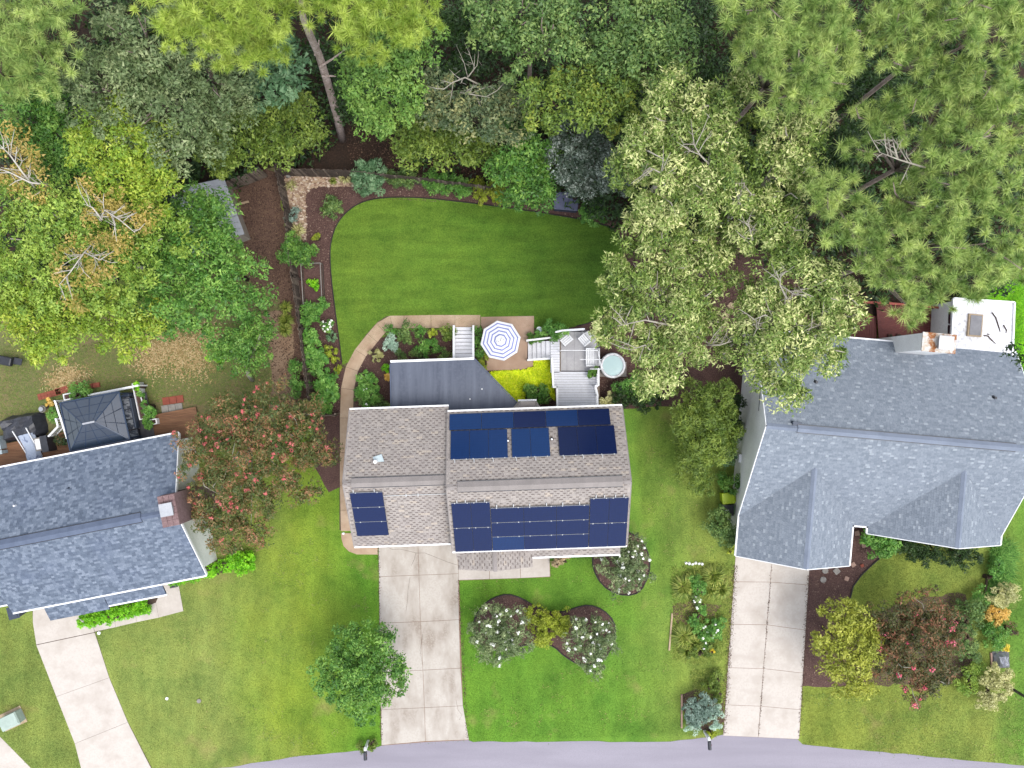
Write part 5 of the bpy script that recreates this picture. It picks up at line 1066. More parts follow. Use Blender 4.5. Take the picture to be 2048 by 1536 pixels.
for pl in ([(640, 133, 7.6), (665, 118, 8.2), (692, 98, 8.8)], [(630, 110, 8.8), (637, 95, 9.2), (638, 80, 9.5)], [(645, 152, 6.8), (665, 152, 7), (672, 153, 7)]): b.tube([P(*p) - lo_ for p in pl], [.07, .05, .025], 6)
b.build('branch', M['bark_pine'], T)
tree('maple_tree', 'mid green tree at the left edge below the corner pine', 'tree', [(60, 230, 80, 8), (15, 300, 70, 8), (125, 290, 60, 7.5), (100, 210, 50, 8.5), (150, 340, 60, 7)], 'leaf_midgreen', group=GF)
T = tree('maple_tree', 'bright yellow green maple above the left shed', 'tree', [(250, 265, 70, 11), (205, 305, 55, 11), (300, 300, 60, 11), (320, 360, 55, 10.5), (250, 365, 70, 10.5), (175, 285, 30, 10.5), (300, 410, 50, 10)], 'leaf_yellowgreen', group=GF)
T = tree('maple_tree', 'large green tree at left with bare white limbs and orange leaves', 'tree', [(150, 420, 70, 10.5), (60, 400, 55, 9), (30, 480, 70, 9), (120, 500, 65, 9.5), (215, 470, 65, 9.8), (290, 440, 55, 9.5), (60, 570, 80, 8.5), (160, 590, 70, 9), (240, 560, 70, 9), (330, 480, 60, 9)], 'leaf_limegreen', bark='bark_white')
dead_limb(T, [(70, 375, 11), (45, 345, 11.8), (20, 310, 12.2), (-5, 285, 12.5)], 'bark_white', 1, 10, .06, 'leaf_autumn'); dead_limb(T, [(100, 370, 11), (60, 365, 11.6), (20, 345, 12), (-10, 335, 12.2)], 'bark_white', 2, 8, .06, 'leaf_autumn')
dead_limb(T, [(200, 440, 11.5), (210, 420, 11.9), (240, 440, 12.1), (270, 465, 12.2)], 'bark_white', 3, 11, .06, 'leaf_autumn'); dead_limb(T, [(205, 440, 11.6), (185, 415, 12), (168, 408, 12.1)], 'bark_white', 4, 6, .05, 'leaf_autumn')
dead_limb(T, [(190, 480, 10.8), (165, 510, 11.2), (140, 545, 11.4), (118, 570, 11.5)], 'bark_white', 5, 12, .05, 'leaf_autumn'); dead_limb(T, [(170, 505, 11.2), (200, 520, 11.4), (230, 500, 11.5)], 'bark_white', 6, 6, .04, 'leaf_autumn')
tree('maple_tree', 'yellow green tree overhanging the left yard grass', 'tree', [(60, 650, 65, 8.5), (150, 650, 65, 8.5), (15, 620, 50, 8.5), (205, 630, 55, 8.5), (110, 685, 45, 8), (230, 680, 40, 7.5), (60, 600, 50, 8.5), (290, 640, 45, 7.5)], 'leaf_yellowgreen')
T = tree('maple_tree', 'dense rounded mid green tree over the shed', 'tree', [(410, 520, 80, 7.5), (360, 590, 75, 7.3), (465, 570, 65, 7), (430, 440, 50, 7.2), (345, 520, 65, 7.6), (500, 590, 38, 6.5), (410, 635, 45, 6.5), (310, 610, 55, 7), (385, 420, 45, 7.4), (405, 465, 50, 7.6), (425, 480, 40, 7.3), (432, 418, 34, 7.2), (442, 458, 32, 7.2), (452, 486, 26, 7)], 'leaf_midgreen')
tree('holly_shrub', 'rounded green shrub tree below the dense green tree', 'shrub', [(490, 680, 48, 3.6), (455, 705, 38, 3.2), (525, 660, 32, 3.6), (510, 715, 32, 3)], 'leaf_midgreen', cr=.32, per=90, L=.12, Wd=.07, bark='bark_pale', base=(505, 760))
tree('shrub', 'small chartreuse shrub beside the rounded green shrub', 'shrub', [(440, 706, 24, 2.6)], 'leaf_bright', cr=.24, per=70, L=.1, Wd=.06, bark='bark_pale')
tree('beech_tree', 'olive green tree hanging over the back fence corner', 'tree', [(470, 285, 65, 6.5), (545, 270, 65, 6.5), (595, 262, 40, 5.5), (440, 315, 40, 6), (585, 215, 40, 6), (520, 300, 36, 5.5), (630, 285, 26, 3.5)], 'leaf_olive', group=GF)
tree('magnolia_tree', 'blue green tree behind the leaning pine trunk', 'tree', [(575, 140, 42, 8.5), (550, 185, 45, 8.5), (590, 110, 28, 8.5)], 'leaf_blue', L=.26, Wd=.13, per=60, group=GF)
tree('sweetgum_tree', 'fresh green tree right of the leaning pine trunk', 'tree', [(765, 120, 72, 11.5), (722, 150, 36, 10), (800, 90, 55, 11.5), (780, 190, 65, 11), (735, 200, 44, 9.5), (830, 140, 45, 11.5), (750, 230, 40, 9.5), (840, 60, 45, 12)], 'leaf_green', group=GF)
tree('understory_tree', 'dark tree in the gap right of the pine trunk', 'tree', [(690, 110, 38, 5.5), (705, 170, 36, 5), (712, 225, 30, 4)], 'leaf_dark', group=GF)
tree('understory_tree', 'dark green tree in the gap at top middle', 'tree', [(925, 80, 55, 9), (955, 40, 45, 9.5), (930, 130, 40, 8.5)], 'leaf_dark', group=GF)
tree('oak_tree', 'mixed green oak at the top middle of the wood', 'tree', [(1040, 40, 60, 13), (985, 15, 50, 13), (1090, 80, 60, 13), (1130, 30, 60, 13), (1150, 95, 50, 12.5), (1035, 110, 50, 12), (985, 70, 40, 12)], 'leaf_forest', group=GF, twig=14, bark='bark_grey')
tree('oak_tree', 'rounded green oak right of the top middle oak', 'tree', [(1230, 60, 55, 13.5), (1290, 25, 55, 13.5), (1280, 110, 65, 13.5), (1220, 130, 45, 13), (1335, 80, 55, 13.5), (1340, 145, 45, 13)], 'leaf_forest', group=GF)
tree('elm_tree', 'yellow tipped green tree in the middle of the wood', 'tree', [(1095, 195, 48, 12), (1145, 175, 45, 12.3), (1205, 190, 48, 12.3), (1175, 225, 48, 12), (1255, 180, 45, 12), (1095, 225, 38, 11.5), (1230, 230, 40, 11.5)], 'leaf_forest_yellow', group=GF)
T = tree('oak_tree', 'thin grey green tree with bare branches above the back fence', 'tree', [(880, 160, 38, 10), (910, 225, 45, 10), (865, 215, 38, 9.5), (960, 235, 55, 10), (1000, 195, 38, 10), (1005, 250, 48, 9.5), (1040, 210, 40, 10)], 'leaf_forest_grey', group=GF)
dead_limb(T, [(960, 170, 10.5), (930, 155, 11), (905, 165, 11.2), (885, 180, 11.3)], 'bark_pale', 7, 5, .05); dead_limb(T, [(920, 185, 10.8), (950, 190, 11), (980, 195, 11.2)], 'bark_pale', 8, 5, .04); dead_limb(T, [(935, 155, 10.8), (955, 130, 11)], 'bark_pale', 9, 4, .04)
tree('beech_tree', 'olive leafy tree arching over the back fence middle', 'tree', [(860, 280, 55, 6.5), (920, 290, 55, 6.5), (970, 295, 45, 6.5), (835, 305, 38, 5.5), (805, 270, 38, 6)], 'leaf_olive', group=GF)
tree('maple_tree', 'feathery mid green tree left of the storage box', 'tree', [(1040, 300, 55, 8), (1070, 350, 55, 7.3), (1020, 350, 45, 7), (1080, 395, 32, 6), (1060, 280, 40, 8), (1040, 385, 35, 5.5)], 'leaf_midgreen', droop=.5)
tree('holly_tree', 'dark grey green glossy evergreen above the storage box', 'tree', [(1150, 285, 55, 8.3), (1190, 325, 55, 8.3), (1140, 345, 45, 7.8), (1210, 365, 45, 7.5), (1160, 365, 32, 7)], 'leaf_holly', cr=.38, per=100, L=.12, Wd=.07)
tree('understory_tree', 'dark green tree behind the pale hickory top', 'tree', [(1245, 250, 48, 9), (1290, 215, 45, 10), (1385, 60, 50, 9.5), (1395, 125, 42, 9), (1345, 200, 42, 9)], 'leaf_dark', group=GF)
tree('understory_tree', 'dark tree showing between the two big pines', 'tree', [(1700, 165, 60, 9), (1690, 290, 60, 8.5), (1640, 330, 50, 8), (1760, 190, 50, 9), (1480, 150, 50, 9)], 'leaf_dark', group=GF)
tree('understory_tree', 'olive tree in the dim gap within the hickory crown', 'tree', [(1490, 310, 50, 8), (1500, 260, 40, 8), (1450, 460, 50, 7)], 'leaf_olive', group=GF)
HK = dict(L=.175, Wd=.068, cr=.48, per=145, bark='bark_pale', tr=.15, twig=26, up=.5, droop=.3, dens=1.15)
T = tree('hickory_tree', 'pale hickory at the top right above the lawn', 'tree', [(1345, 245, 75, 14), (1285, 300, 65, 14), (1420, 220, 55, 14), (1400, 300, 70, 14.3), (1310, 385, 70, 14), (1400, 390, 70, 14), (1265, 345, 45, 13.5), (1475, 175, 35, 13.5), (1345, 180, 38, 13.5), (1450, 330, 40, 13.5)], 'leaf_hickory', **HK)
dead_limb(T, [(1425, 335, 14.9), (1400, 310, 15.3), (1385, 285, 15.5)], 'bark_pale', 50, 6, .055); dead_limb(T, [(1330, 370, 14.8), (1320, 345, 15.2), (1300, 335, 15.3)], 'bark_pale', 51, 6, .055)
T = tree('hickory_tree', 'pale hickory between the upper hickory and the right pines', 'tree', [(1580, 280, 55, 14), (1545, 330, 45, 13.5), (1485, 400, 50, 13), (1545, 405, 50, 13), (1500, 455, 60, 13), (1620, 250, 40, 13.5), (1570, 450, 45, 13), (1600, 330, 40, 13)], 'leaf_hickory', **HK)
dead_limb(T, [(1480, 410, 13.8), (1470, 375, 14.4)], 'bark_pale', 60, 6, .055); dead_limb(T, [(1505, 480, 13.8), (1495, 440, 14.2)], 'bark_pale', 61, 6, .055)
T = tree('hickory_tree', 'pale hickory spreading over the lawn edge and round tub', 'tree', [(1275, 530, 65, 12.5), (1230, 590, 42, 12), (1300, 460, 60, 12.5), (1250, 650, 52, 12), (1330, 640, 62, 12.5), (1310, 725, 55, 12), (1395, 590, 45, 12), (1370, 690, 48, 12), (1212, 655, 32, 11.5), (1400, 500, 50, 12), (1290, 775, 30, 11.5), (1345, 540, 40, 12), (1430, 530, 42, 12), (1415, 640, 34, 11.5), (1440, 700, 26, 11)], 'leaf_hickory', **HK)
dead_limb(T, [(1340, 650, 12.9), (1290, 640, 13.3), (1235, 652, 13.4)], 'bark_pale', 70, 6, .055); dead_limb(T, [(1315, 600, 12.8), (1300, 570, 13.2), (1280, 560, 13.2)], 'bark_pale', 71, 6, .055); dead_limb(T, [(1320, 720, 12.6), (1290, 690, 13), (1262, 700, 13.1)], 'bark_pale', 72, 6, .055); dead_limb(T, [(1410, 690, 12), (1440, 690, 12.4), (1470, 680, 12.6)], 'bark_pale', 73, 6, .055)
T = tree('hickory_tree', 'pale hickory leaning over the grey house roof', 'tree', [(1560, 520, 52, 13.5), (1610, 575, 65, 13.5), (1670, 590, 50, 13.5), (1540, 590, 50, 13), (1630, 650, 60, 13), (1560, 670, 60, 13), (1500, 690, 38, 12.5), (1640, 705, 45, 12.5), (1570, 740, 45, 12.5), (1600, 785, 26, 12), (1500, 600, 32, 12.5), (1540, 780, 25, 12), (1490, 640, 30, 12.5), (1690, 640, 34, 12.5), (1510, 740, 30, 12)], 'leaf_hickory', **HK)
dead_limb(T, [(1580, 610, 13.9), (1560, 570, 14.3), (1562, 545, 14.4)], 'bark_pale', 80, 6, .055); dead_limb(T, [(1565, 650, 13.6), (1530, 630, 14), (1505, 640, 14.1)], 'bark_pale', 81, 6, .055); dead_limb(T, [(1590, 690, 13.4), (1610, 660, 13.8), (1640, 650, 14)], 'bark_pale', 82, 6, .055); dead_limb(T, [(1560, 570, 14.2), (1590, 590, 14.5)], 'bark_pale', 83, 6, .055)
PK = dict(style='pine', cr=.44, per=140, dens=2.2, Wd=.024, bark='bark_grey', tr=.15, twig=10, fill=.3)
tree('pine_tree', 'big soft green pine at the top right of the hickory', 'tree', [(1480, 30, 55, 17), (1560, 60, 65, 18), (1640, 40, 65, 18), (1590, 130, 75, 17.5), (1660, 125, 55, 17), (1555, 190, 42, 16.5), (1640, 185, 45, 16.5), (1500, 95, 45, 16.5), (1715, 80, 50, 17)], 'needle_green', group=GF, **PK)
tree('pine_tree', 'soft green pine in the top right corner', 'tree', [(1800, 40, 75, 18), (1900, 40, 80, 18.5), (1995, 60, 75, 18), (1850, 115, 55, 17), (1780, 110, 45, 17), (2040, 10, 60, 18)], 'needle_green', group=GF, **PK)
T = tree('pine_tree', 'large soft green pine at the upper right edge', 'tree', [(1960, 175, 75, 17.5), (1870, 205, 65, 17), (1800, 235, 50, 16.5), (2025, 250, 65, 17), (1930, 290, 70, 17.5), (1845, 310, 50, 16.5), (1740, 240, 40, 16), (1990, 380, 75, 17), (1900, 390, 70, 17), (1710, 300, 30, 15.5)], 'needle_green', group=GF, **PK)
dead_limb(T, [(1850, 335, 17), (1800, 320, 17.4), (1760, 305, 17.6)], 'bark_pale', 11, 7, .05); dead_limb(T, [(1795, 318, 17.3), (1785, 280, 17.5)], 'bark_pale', 12, 4, .05)
tree('pine_tree', 'soft green pine hanging over the red deck', 'tree', [(1650, 385, 50, 15), (1700, 450, 60, 15.5), (1780, 470, 62, 15.5), (1860, 490, 70, 16), (1960, 490, 75, 16), (1750, 535, 45, 15), (1840, 565, 55, 15), (1920, 560, 55, 15), (2015, 530, 45, 14.5), (1800, 605, 32, 13.5), (1830, 632, 22, 13), (1800, 400, 50, 15.5)], 'needle_green', **PK)
tree('maple_tree', 'dark leafy branch end at the right edge by the grey roof', 'tree', [(2050, 712, 24, 7.5), (2085, 690, 40, 8)], 'leaf_dark', base=(2230, 560))
# shrubs and trees round the houses -----------------------------------------------------------
CR = dict(L=.14, Wd=.06, cr=.34, per=80, bark='bark_pale', tr=.09, twig=14)
tree('crape_myrtle', 'large pink flowering crape myrtle against the slate house', 'tree', [(470, 840, 60, 4.5), (540, 830, 65, 4.8), (600, 870, 58, 4.8), (640, 910, 38, 4.5), (560, 920, 62, 5), (480, 930, 65, 5), (410, 900, 55, 4.6), (600, 970, 42, 4.2), (520, 990, 48, 4.2), (440, 990, 55, 4.4), (455, 1060, 48, 3.8), (505, 1050, 38, 3.5), (620, 830, 35, 4.2), (420, 1030, 30, 4)], 'leaf_crape', flowers=('flower_pink', 800, .11, .35, lambda x, y, z: random.random() < (.9 if y < -8.2 else .75 if math.sin(x * 1.9 + 1) * math.sin(y * 1.6 + .5) > .15 else .12)), base=(500, 800), **CR)
tree('crape_myrtle', 'dark reddish crape myrtle with magenta flowers on the right lawn', 'tree', [(1790, 1240, 52, 3.8), (1850, 1230, 52, 3.8), (1890, 1270, 38, 3.6), (1830, 1290, 60, 4.2), (1780, 1310, 46, 3.8), (1880, 1320, 38, 3.6), (1820, 1360, 42, 3.4), (1870, 1350, 30, 3.2), (1760, 1260, 32, 3.6)], 'leaf_crape_red', flowers=('flower_magenta', 330, .15, .45, lambda x, y, z: random.random() < (.95 if (x > 24.6 and math.sin(x * 2.3) * math.sin(y * 1.7 + 1) > -.1) else .06) or y < -17.2), **CR)
for (bl, lb, s_) in (([(980, 1240, 38, 2.2), (1015, 1250, 42, 2.3), (1000, 1285, 38, 2.1), (965, 1275, 32, 2.0), (1035, 1280, 30, 1.9), (985, 1310, 20, 1.7)], 'white flowering crape myrtle at the left of the peanut bed', 3), ([(1160, 1270, 34, 2.1), (1190, 1275, 40, 2.2), (1178, 1310, 34, 2.0), (1192, 1338, 18, 1.7), (1208, 1250, 26, 1.9), (1215, 1295, 22, 1.8)], 'white flowering crape myrtle at the right of the peanut bed', 4), ([(1225, 1125, 36, 2.2), (1260, 1120, 38, 2.3), (1250, 1155, 38, 2.2), (1275, 1145, 28, 2.0), (1270, 1095, 22, 2)], 'white flowering crape myrtle at the front house corner', 5)):
    tree('crape_myrtle', lb, 'shrub', bl, 'leaf_oakgrey', flowers=('flower_white', 55, .085, .35), L=.12, Wd=.055, cr=.25, per=55, bark='bark_pale', tr=.05, twig=10, dens=.8, group='white crape myrtles of the front garden')
tree('spirea_shrub', 'golden green shrub in the waist of the peanut bed', 'shrub', [(1074, 1232, 24, .7), (1095, 1252, 28, .8), (1116, 1240, 24, .7), (1085, 1272, 22, .6), (1124, 1256, 18, .6)], 'leaf_gold', cr=.18, per=60, L=.08, Wd=.05, ratio=.9)
tree('maple_tree', 'small green tree overhanging the solar house driveway', 'tree', [(700, 1290, 40, 4), (740, 1285, 42, 4.2), (680, 1330, 40, 4), (730, 1335, 48, 4.5), (780, 1320, 36, 4), (700, 1380, 40, 4), (750, 1375, 38, 4), (650, 1350, 30, 3.8), (800, 1345, 22, 3.6), (725, 1420, 28, 3.5), (770, 1270, 22, 3.8), (785, 1375, 22, 3.6)], 'leaf_midgreen', cr=.36, per=80, L=.14, Wd=.08, tr=.1)
tree('maple_tree', 'yellow green small tree by the right driveway', 'tree', [(1680, 1230, 42, 3.8), (1715, 1250, 35, 3.8), (1665, 1280, 38, 3.8), (1710, 1300, 45, 4.2), (1670, 1320, 36, 3.7), (1715, 1345, 38, 3.7), (1695, 1370, 28, 3.2), (1730, 1290, 28, 3.8)], 'leaf_olivegold', cr=.36, per=80, L=.14, Wd=.08, tr=.1)
tree('cypress_shrub', 'tall yellow green cypress left of the grey house', 'shrub', [(1390, 800, 42, 3.6), (1430, 800, 42, 3.8), (1380, 850, 45, 3.6), (1425, 850, 48, 3.8), (1400, 895, 48, 3.4), (1435, 890, 34, 3), (1385, 930, 36, 2.8), (1400, 960, 28, 2.2)], 'leaf_olive', cr=.36, per=130, L=.18, Wd=.05)
SH_ = dict(cr=.22, per=75, L=.1, Wd=.055)
def shrub(lb, bl, leaf, name='shrub', **k):
    d = dict(SH_); d.update(k); return tree(name, lb, 'shrub', bl, leaf, **d)
shrub('dark rounded shrub against the grey house wall, upper', [(1462, 830, 18, 1.4), (1470, 800, 20, 1.8), (1475, 855, 14, 1.2)], 'leaf_dark')
shrub('glossy green shrub in the middle of the grey house wall', [(1464, 885, 18, 1.2)], 'leaf_midgreen'); shrub('grey green shrub below the glossy green shrub', [(1460, 920, 16, 1.1)], 'leaf_blue'); shrub('green shrub just above the lime bin', [(1462, 965, 20, 1.2), (1450, 962, 16, 1)], 'leaf_midgreen')
shrub('dark green shrub below the bins', [(1440, 1050, 28, 1.6), (1450, 1075, 20, 1.3), (1425, 1040, 18, 1.2)], 'leaf_forest'); shrub('tiny yellow flowering plant at the garage corner', [(1464, 1096, 9, .4)], 'leaf_gold', cr=.12)
shrub('dark green shrub right of the solar house rear corner', [(1245, 795, 24, 1.1), (1280, 800, 26, 1.2), (1305, 790, 24, 1.3)], 'leaf_dark'); shrub('pale yellow green shrub by the deck end', [(1215, 800, 15, .8)], 'leaf_cream', cr=.16)
shrub('light green shrub under the hickory tip near the deck', [(1262, 775, 22, 1), (1235, 778, 14, .9)], 'leaf_shrub')
shrub('round bright green shrub beside the grey house door', [(1745, 1072, 22, 1.1), (1775, 1078, 26, 1.2), (1760, 1095, 20, 1), (1790, 1070, 14, 1)], 'leaf_shrub', L=.16, Wd=.08)
for i, (bl, lb) in enumerate((([(1815, 1085, 22, 1.1), (1825, 1105, 18, .9)], 'first'), ([(1860, 1095, 26, 1.1), (1850, 1112, 18, .9)], 'second'), ([(1905, 1105, 26, 1.1), (1935, 1112, 24, 1)], 'third'))): shrub('%s dark clipped shrub under the right front gable, from the left' % lb, bl, 'leaf_dark', group='clipped shrubs under the right gable')
# backyard beds
shrub('large blue green leafy shrub at the top of the back lawn', [(725, 345, 18, 1.2), (755, 340, 18, 1.2), (735, 370, 20, 1.2), (750, 365, 18, 1.3), (720, 360, 16, 1.1)], 'leaf_blue', L=.2, Wd=.09, cr=.26)
shrub('grey green low shrub right of the blue green shrub', [(780, 352, 16, .7), (815, 356, 22, .8), (795, 365, 14, .6)], 'leaf_forest'); shrub('bright green hedge along the back fence', [(860, 365, 20, .8), (885, 372, 22, .8), (915, 376, 22, .8), (935, 380, 14, .8)], 'leaf_bright', f=None) if False else shrub('bright green hedge along the back fence', [(860, 365, 20, .8), (885, 372, 22, .8), (915, 376, 22, .8), (935, 380, 14, .8)], 'leaf_shrub')
shrub('yellow shrub at the end of the back hedge', [(952, 374, 14, .8), (960, 385, 10, .6)], 'leaf_gold'); shrub('yellow green shrub right of the yellow shrub', [(985, 378, 18, .9), (1000, 392, 16, .7), (970, 395, 12, .5)], 'leaf_gold', cr=.2); shrub('green shrub right of the storage box', [(1180, 425, 20, .9), (1200, 430, 18, .9), (1168, 432, 12, .7)], 'leaf_shrub')
shrub('dark olive shrub alone in the upper mulch bed', [(655, 408, 16, .8), (668, 420, 16, .8), (672, 408, 12, .7)], 'leaf_forest'); shrub('broad dark green shrub against the plank fence', [(585, 490, 22, 1.4), (605, 508, 24, 1.5), (592, 515, 20, 1.3), (630, 504, 15, 1.1), (580, 510, 20, 1.4)], 'leaf_midgreen')
shrub('grey leaved plant in the stone bed', [(580, 440, 12, .6), (590, 425, 10, .5)], 'leaf_spruce', dens=.5); shrub('tiny yellow green plant in the mulch below the olive shrub', [(635, 476, 8, .3)], 'leaf_gold', dens=.6, cr=.12)
shrub('lettuce green plant inside the raised bed', [(628, 567, 8, .5), (620, 563, 6, .4), (634, 575, 6, .4)], 'leaf_bright', cr=.12)
shrub('light green leafy plant just below the raised bed', [(625, 622, 18, .8), (645, 612, 14, .8), (612, 640, 16, .8)], 'leaf_shrub', L=.16); shrub('cream flowered round plant right of the leafy row', [(656, 652, 12, .5)], 'leaf_shrub', flowers=('flower_white', 30, .06, .3), cr=.12)
shrub('green plant row along the lower plank fence', [(622, 675, 16, .9), (630, 695, 18, .9), (625, 715, 18, .9), (640, 720, 14, .8), (632, 735, 14, .7)], 'leaf_shrub', L=.16, Wd=.08); shrub('thin yellow green plant beside the lower plant row', [(662, 700, 12, .5), (668, 720, 10, .4), (672, 740, 9, .4)], 'leaf_gold', dens=.5, cr=.14)
shrub('large leaved green plant at the foot of the plank fence', [(650, 765, 22, .9), (660, 785, 16, .8), (645, 800, 18, .8), (655, 815, 12, .6)], 'leaf_shrub', L=.2, Wd=.11); shrub('grey green spiky plant at the mulch edge', [(664, 675, 10, .4)], 'leaf_blue', dens=.6, cr=.14)
shrub('green climber on the left of the plank fence', [(595, 740, 14, .8), (600, 765, 16, .8), (592, 780, 12, .7), (590, 725, 8, .6)], 'leaf_shrub')
shrub('rounded rose bush between the curved walk and sunroom', [(735, 765, 18, .9), (728, 780, 14, .8), (745, 785, 16, .8), (738, 800, 14, .7)], 'leaf_shrub', L=.15, Wd=.08, flowers=('flower_white', 6, .06, .4)); shrub('low dark plant by the sunroom corner', [(760, 805, 14, .5), (722, 800, 12, .5), (775, 812, 10, .5)], 'leaf_forest', dens=.7)
shrub('small bright plant left of the sunroom', [(770, 738, 8, .5)], 'leaf_bright', cr=.14); shrub('small peach flowering plant beside the sunroom', [(777, 752, 7, .5)], 'flower_orange', cr=.12); shrub('sparse pale green seedlings inside the walk curve', [(748, 705, 8, .3), (758, 708, 7, .3), (752, 718, 6, .3)], 'leaf_cream', dens=.5, cr=.12)
shrub('silver white leaved mound beside the curved walk', [(780, 688, 13, .6), (784, 676, 9, .5), (790, 695, 9, .5)], 'leaf_silver', cr=.16, L=.1); shrub('green tuft above the silver mound', [(784, 662, 10, .5)], 'leaf_shrub'); shrub('dark green round shrub left of the white stairs walk', [(812, 664, 17, .8), (806, 676, 10, .6)], 'leaf_forest'); shrub('pale green mound beside the dark round shrub', [(838, 663, 13, .6)], 'leaf_shrub')
shrub('small round light green mound in the sunroom bed', [(866, 667, 9, .5)], 'leaf_gold', cr=.14); shrub('dark olive shrub at the left stair rail', [(895, 664, 15, .8), (890, 672, 10, .6)], 'leaf_olive'); shrub('feathery green shrub in the middle of the sunroom bed', [(855, 695, 16, .7), (870, 690, 12, .6), (845, 702, 12, .6)], 'leaf_shrub'); shrub('low green plant by the sunroom eave', [(885, 712, 14, .5), (800, 714, 14, .5), (830, 712, 12, .4)], 'leaf_forest', dens=.8)
shrub('green climber along the right stair rail', [(956, 665, 9, .7), (958, 690, 9, .6), (957, 710, 8, .6), (962, 680, 7, .5)], 'leaf_shrub'); shrub('gold green strip of plants beside the patio edge', [(968, 712, 8, .4), (966, 725, 8, .4), (968, 735, 6, .4)], 'leaf_gold', cr=.16)
shrub('dark green leafy shrub within the chartreuse ground cover', [(1070, 788, 18, .8), (1058, 782, 14, .7), (1080, 795, 14, .6), (1090, 780, 10, .6)], 'leaf_midgreen', L=.14); shrub('leafy vine climbing the deck stair rail', [(1100, 660, 16, 1.4), (1118, 662, 12, 1.5), (1112, 672, 10, 1.2), (1085, 668, 12, .8), (1130, 660, 8, 1.5)], 'leaf_shrub', L=.15, dens=.8)
shrub('low green plants behind the deck stairs', [(1065, 676, 9, .4), (1078, 674, 10, .4)], 'leaf_midgreen', cr=.14); shrub('green plant growing in the dark deck tub', [(1188, 743, 8, 1.5), (1181, 748, 6, 1.4)], 'leaf_midgreen', cr=.12, dens=.7)
# chartreuse ground cover
px, py = scatter([(978, 745), (1046, 741), (1068, 734), (1070, 722), (1104, 716), (1106, 770), (1112, 780), (1110, 800), (1088, 772), (1050, 770), (1048, 800), (1040, 806), (1020, 790)], 2600, 31); q = np.random.default_rng(31)
C = np.stack([(px - 1024) / PPM, (768 - py) / PPM, q.uniform(.03, .14, len(px))], 1); V, t = leafy(C, np.full(len(C), .1), 16, .07, .05, q, .8, .5, quad=True); V[:, 2] = np.maximum(V[:, 2], .02); tag(link('ground_cover', tri_mesh('gc', V, 4, t, M['leaf_chartreuse'])), 'chartreuse creeping ground cover beside the deck', kind='stuff')
# neighbours' front gardens
def hedge(lb, pts, wpx, h, leaf): 
    a, c = pts; n = max(3, int(math.hypot(c[0] - a[0], c[1] - a[1]) / 8)); shrub(lb, [(a[0] + (c[0] - a[0]) * i / n, a[1] + (c[1] - a[1]) * i / n, wpx, h * .6) for i in range(n + 1)], leaf, ratio=.95, cr=.17, L=.09, Wd=.05, name='hedge')
hedge('bright green clipped hedge in front of the slate house', ((172, 1242), (294, 1212)), 13, .8, 'leaf_bright'); hedge('bright green clipped hedge at the right corner of the slate house', ((352, 1160), (500, 1118)), 11, .7, 'leaf_bright'); shrub('round bright green shrub by the pink crape myrtle', [(490, 1125, 22, .9), (475, 1118, 18, .8)], 'leaf_bright', cr=.18, L=.1)
shrub('leafy plant along the upper planter of the gazebo', [(160, 783, 14, 1), (175, 780, 12, .9), (150, 790, 8, .8)], 'leaf_shrub'); shrub('green trailing plant in the long white planter', [(283, 788, 7, .9), (290, 808, 7, .9), (296, 822, 9, .9), (305, 828, 10, .8)], 'leaf_shrub', cr=.14); shrub('yellow green plant at the planter top corner', [(274, 773, 7, 1)], 'leaf_bright', cr=.12)
shrub('potted fern on the brown deck by the sofa', [(296, 845, 12, .7)], 'leaf_shrub', cr=.16); shrub('orange flowering pot by the deck railing', [(101, 807, 8, .7)], 'flower_orange', cr=.13); shrub('green plant left of the deck railing', [(104, 822, 12, .6), (110, 832, 9, .5)], 'leaf_shrub'); shrub('dark plant between railing and gazebo post', [(126, 880, 12, .8)], 'leaf_dark')
def strap(lb, px_, py_, r, leaf, n=140, h=.5, wid=.04, name='strap_plant', group=None):
    SEED[0] += 1; q = np.random.default_rng(SEED[0]); p = P(px_, py_); T = thing(name, lb, 'plant', p, 0, group); R = r / PPM; a = q.uniform(0, 6.28, n); L = R * q.uniform(.55, 1.1, n); hh = h * q.uniform(.5, 1.1, n)
    u = np.stack([np.cos(a), np.sin(a), np.zeros(n)], 1); v = np.stack([-np.sin(a), np.cos(a), np.zeros(n)], 1) * wid / 2; b0 = u * (R * .08) * q.uniform(0, 2, (n, 1)); m_ = b0 + u * (L * .5)[:, None]; m_[:, 2] = hh; e_ = b0 + u * L[:, None]; e_[:, 2] = hh * q.uniform(.3, .8, n)
    V = np.concatenate([np.stack([b0 - v, b0 + v, m_ + v, m_ - v], 1), np.stack([m_ - v, m_ + v, e_ + v * .2, e_ - v * .2], 1)]).reshape(-1, 3); t = np.tile(q.uniform(0, 1, n), 2); link('leaves', tri_mesh('leaves', V, 4, t, M[leaf]), T)
    b = MB(); b.cyl((0, 0), 0, .06, R * .2, R * .12, n=8); b.build('root_crown', M['bark_brown'], T); return T
strap('cream striped yucca in the stone corner bed', 585, 373, 13, 'leaf_cream', 60); strap('cream striped yucca above the broad dark shrub', 598, 462, 17, 'leaf_cream', 90); strap('cream striped grass beside the blue green shrub', 692, 357, 14, 'leaf_cream', 80); strap('small green grass in the stone bed', 668, 364, 8, 'leaf_strap', 50)
strap('tall green grass clump left of the plank fence', 574, 642, 16, 'leaf_strap', 220, .6); strap('second green grass clump left of the plank fence', 572, 660, 14, 'leaf_strap', 200, .5); strap('upper green grass clump left of the plank fence', 574, 615, 13, 'leaf_strap', 160, .5)
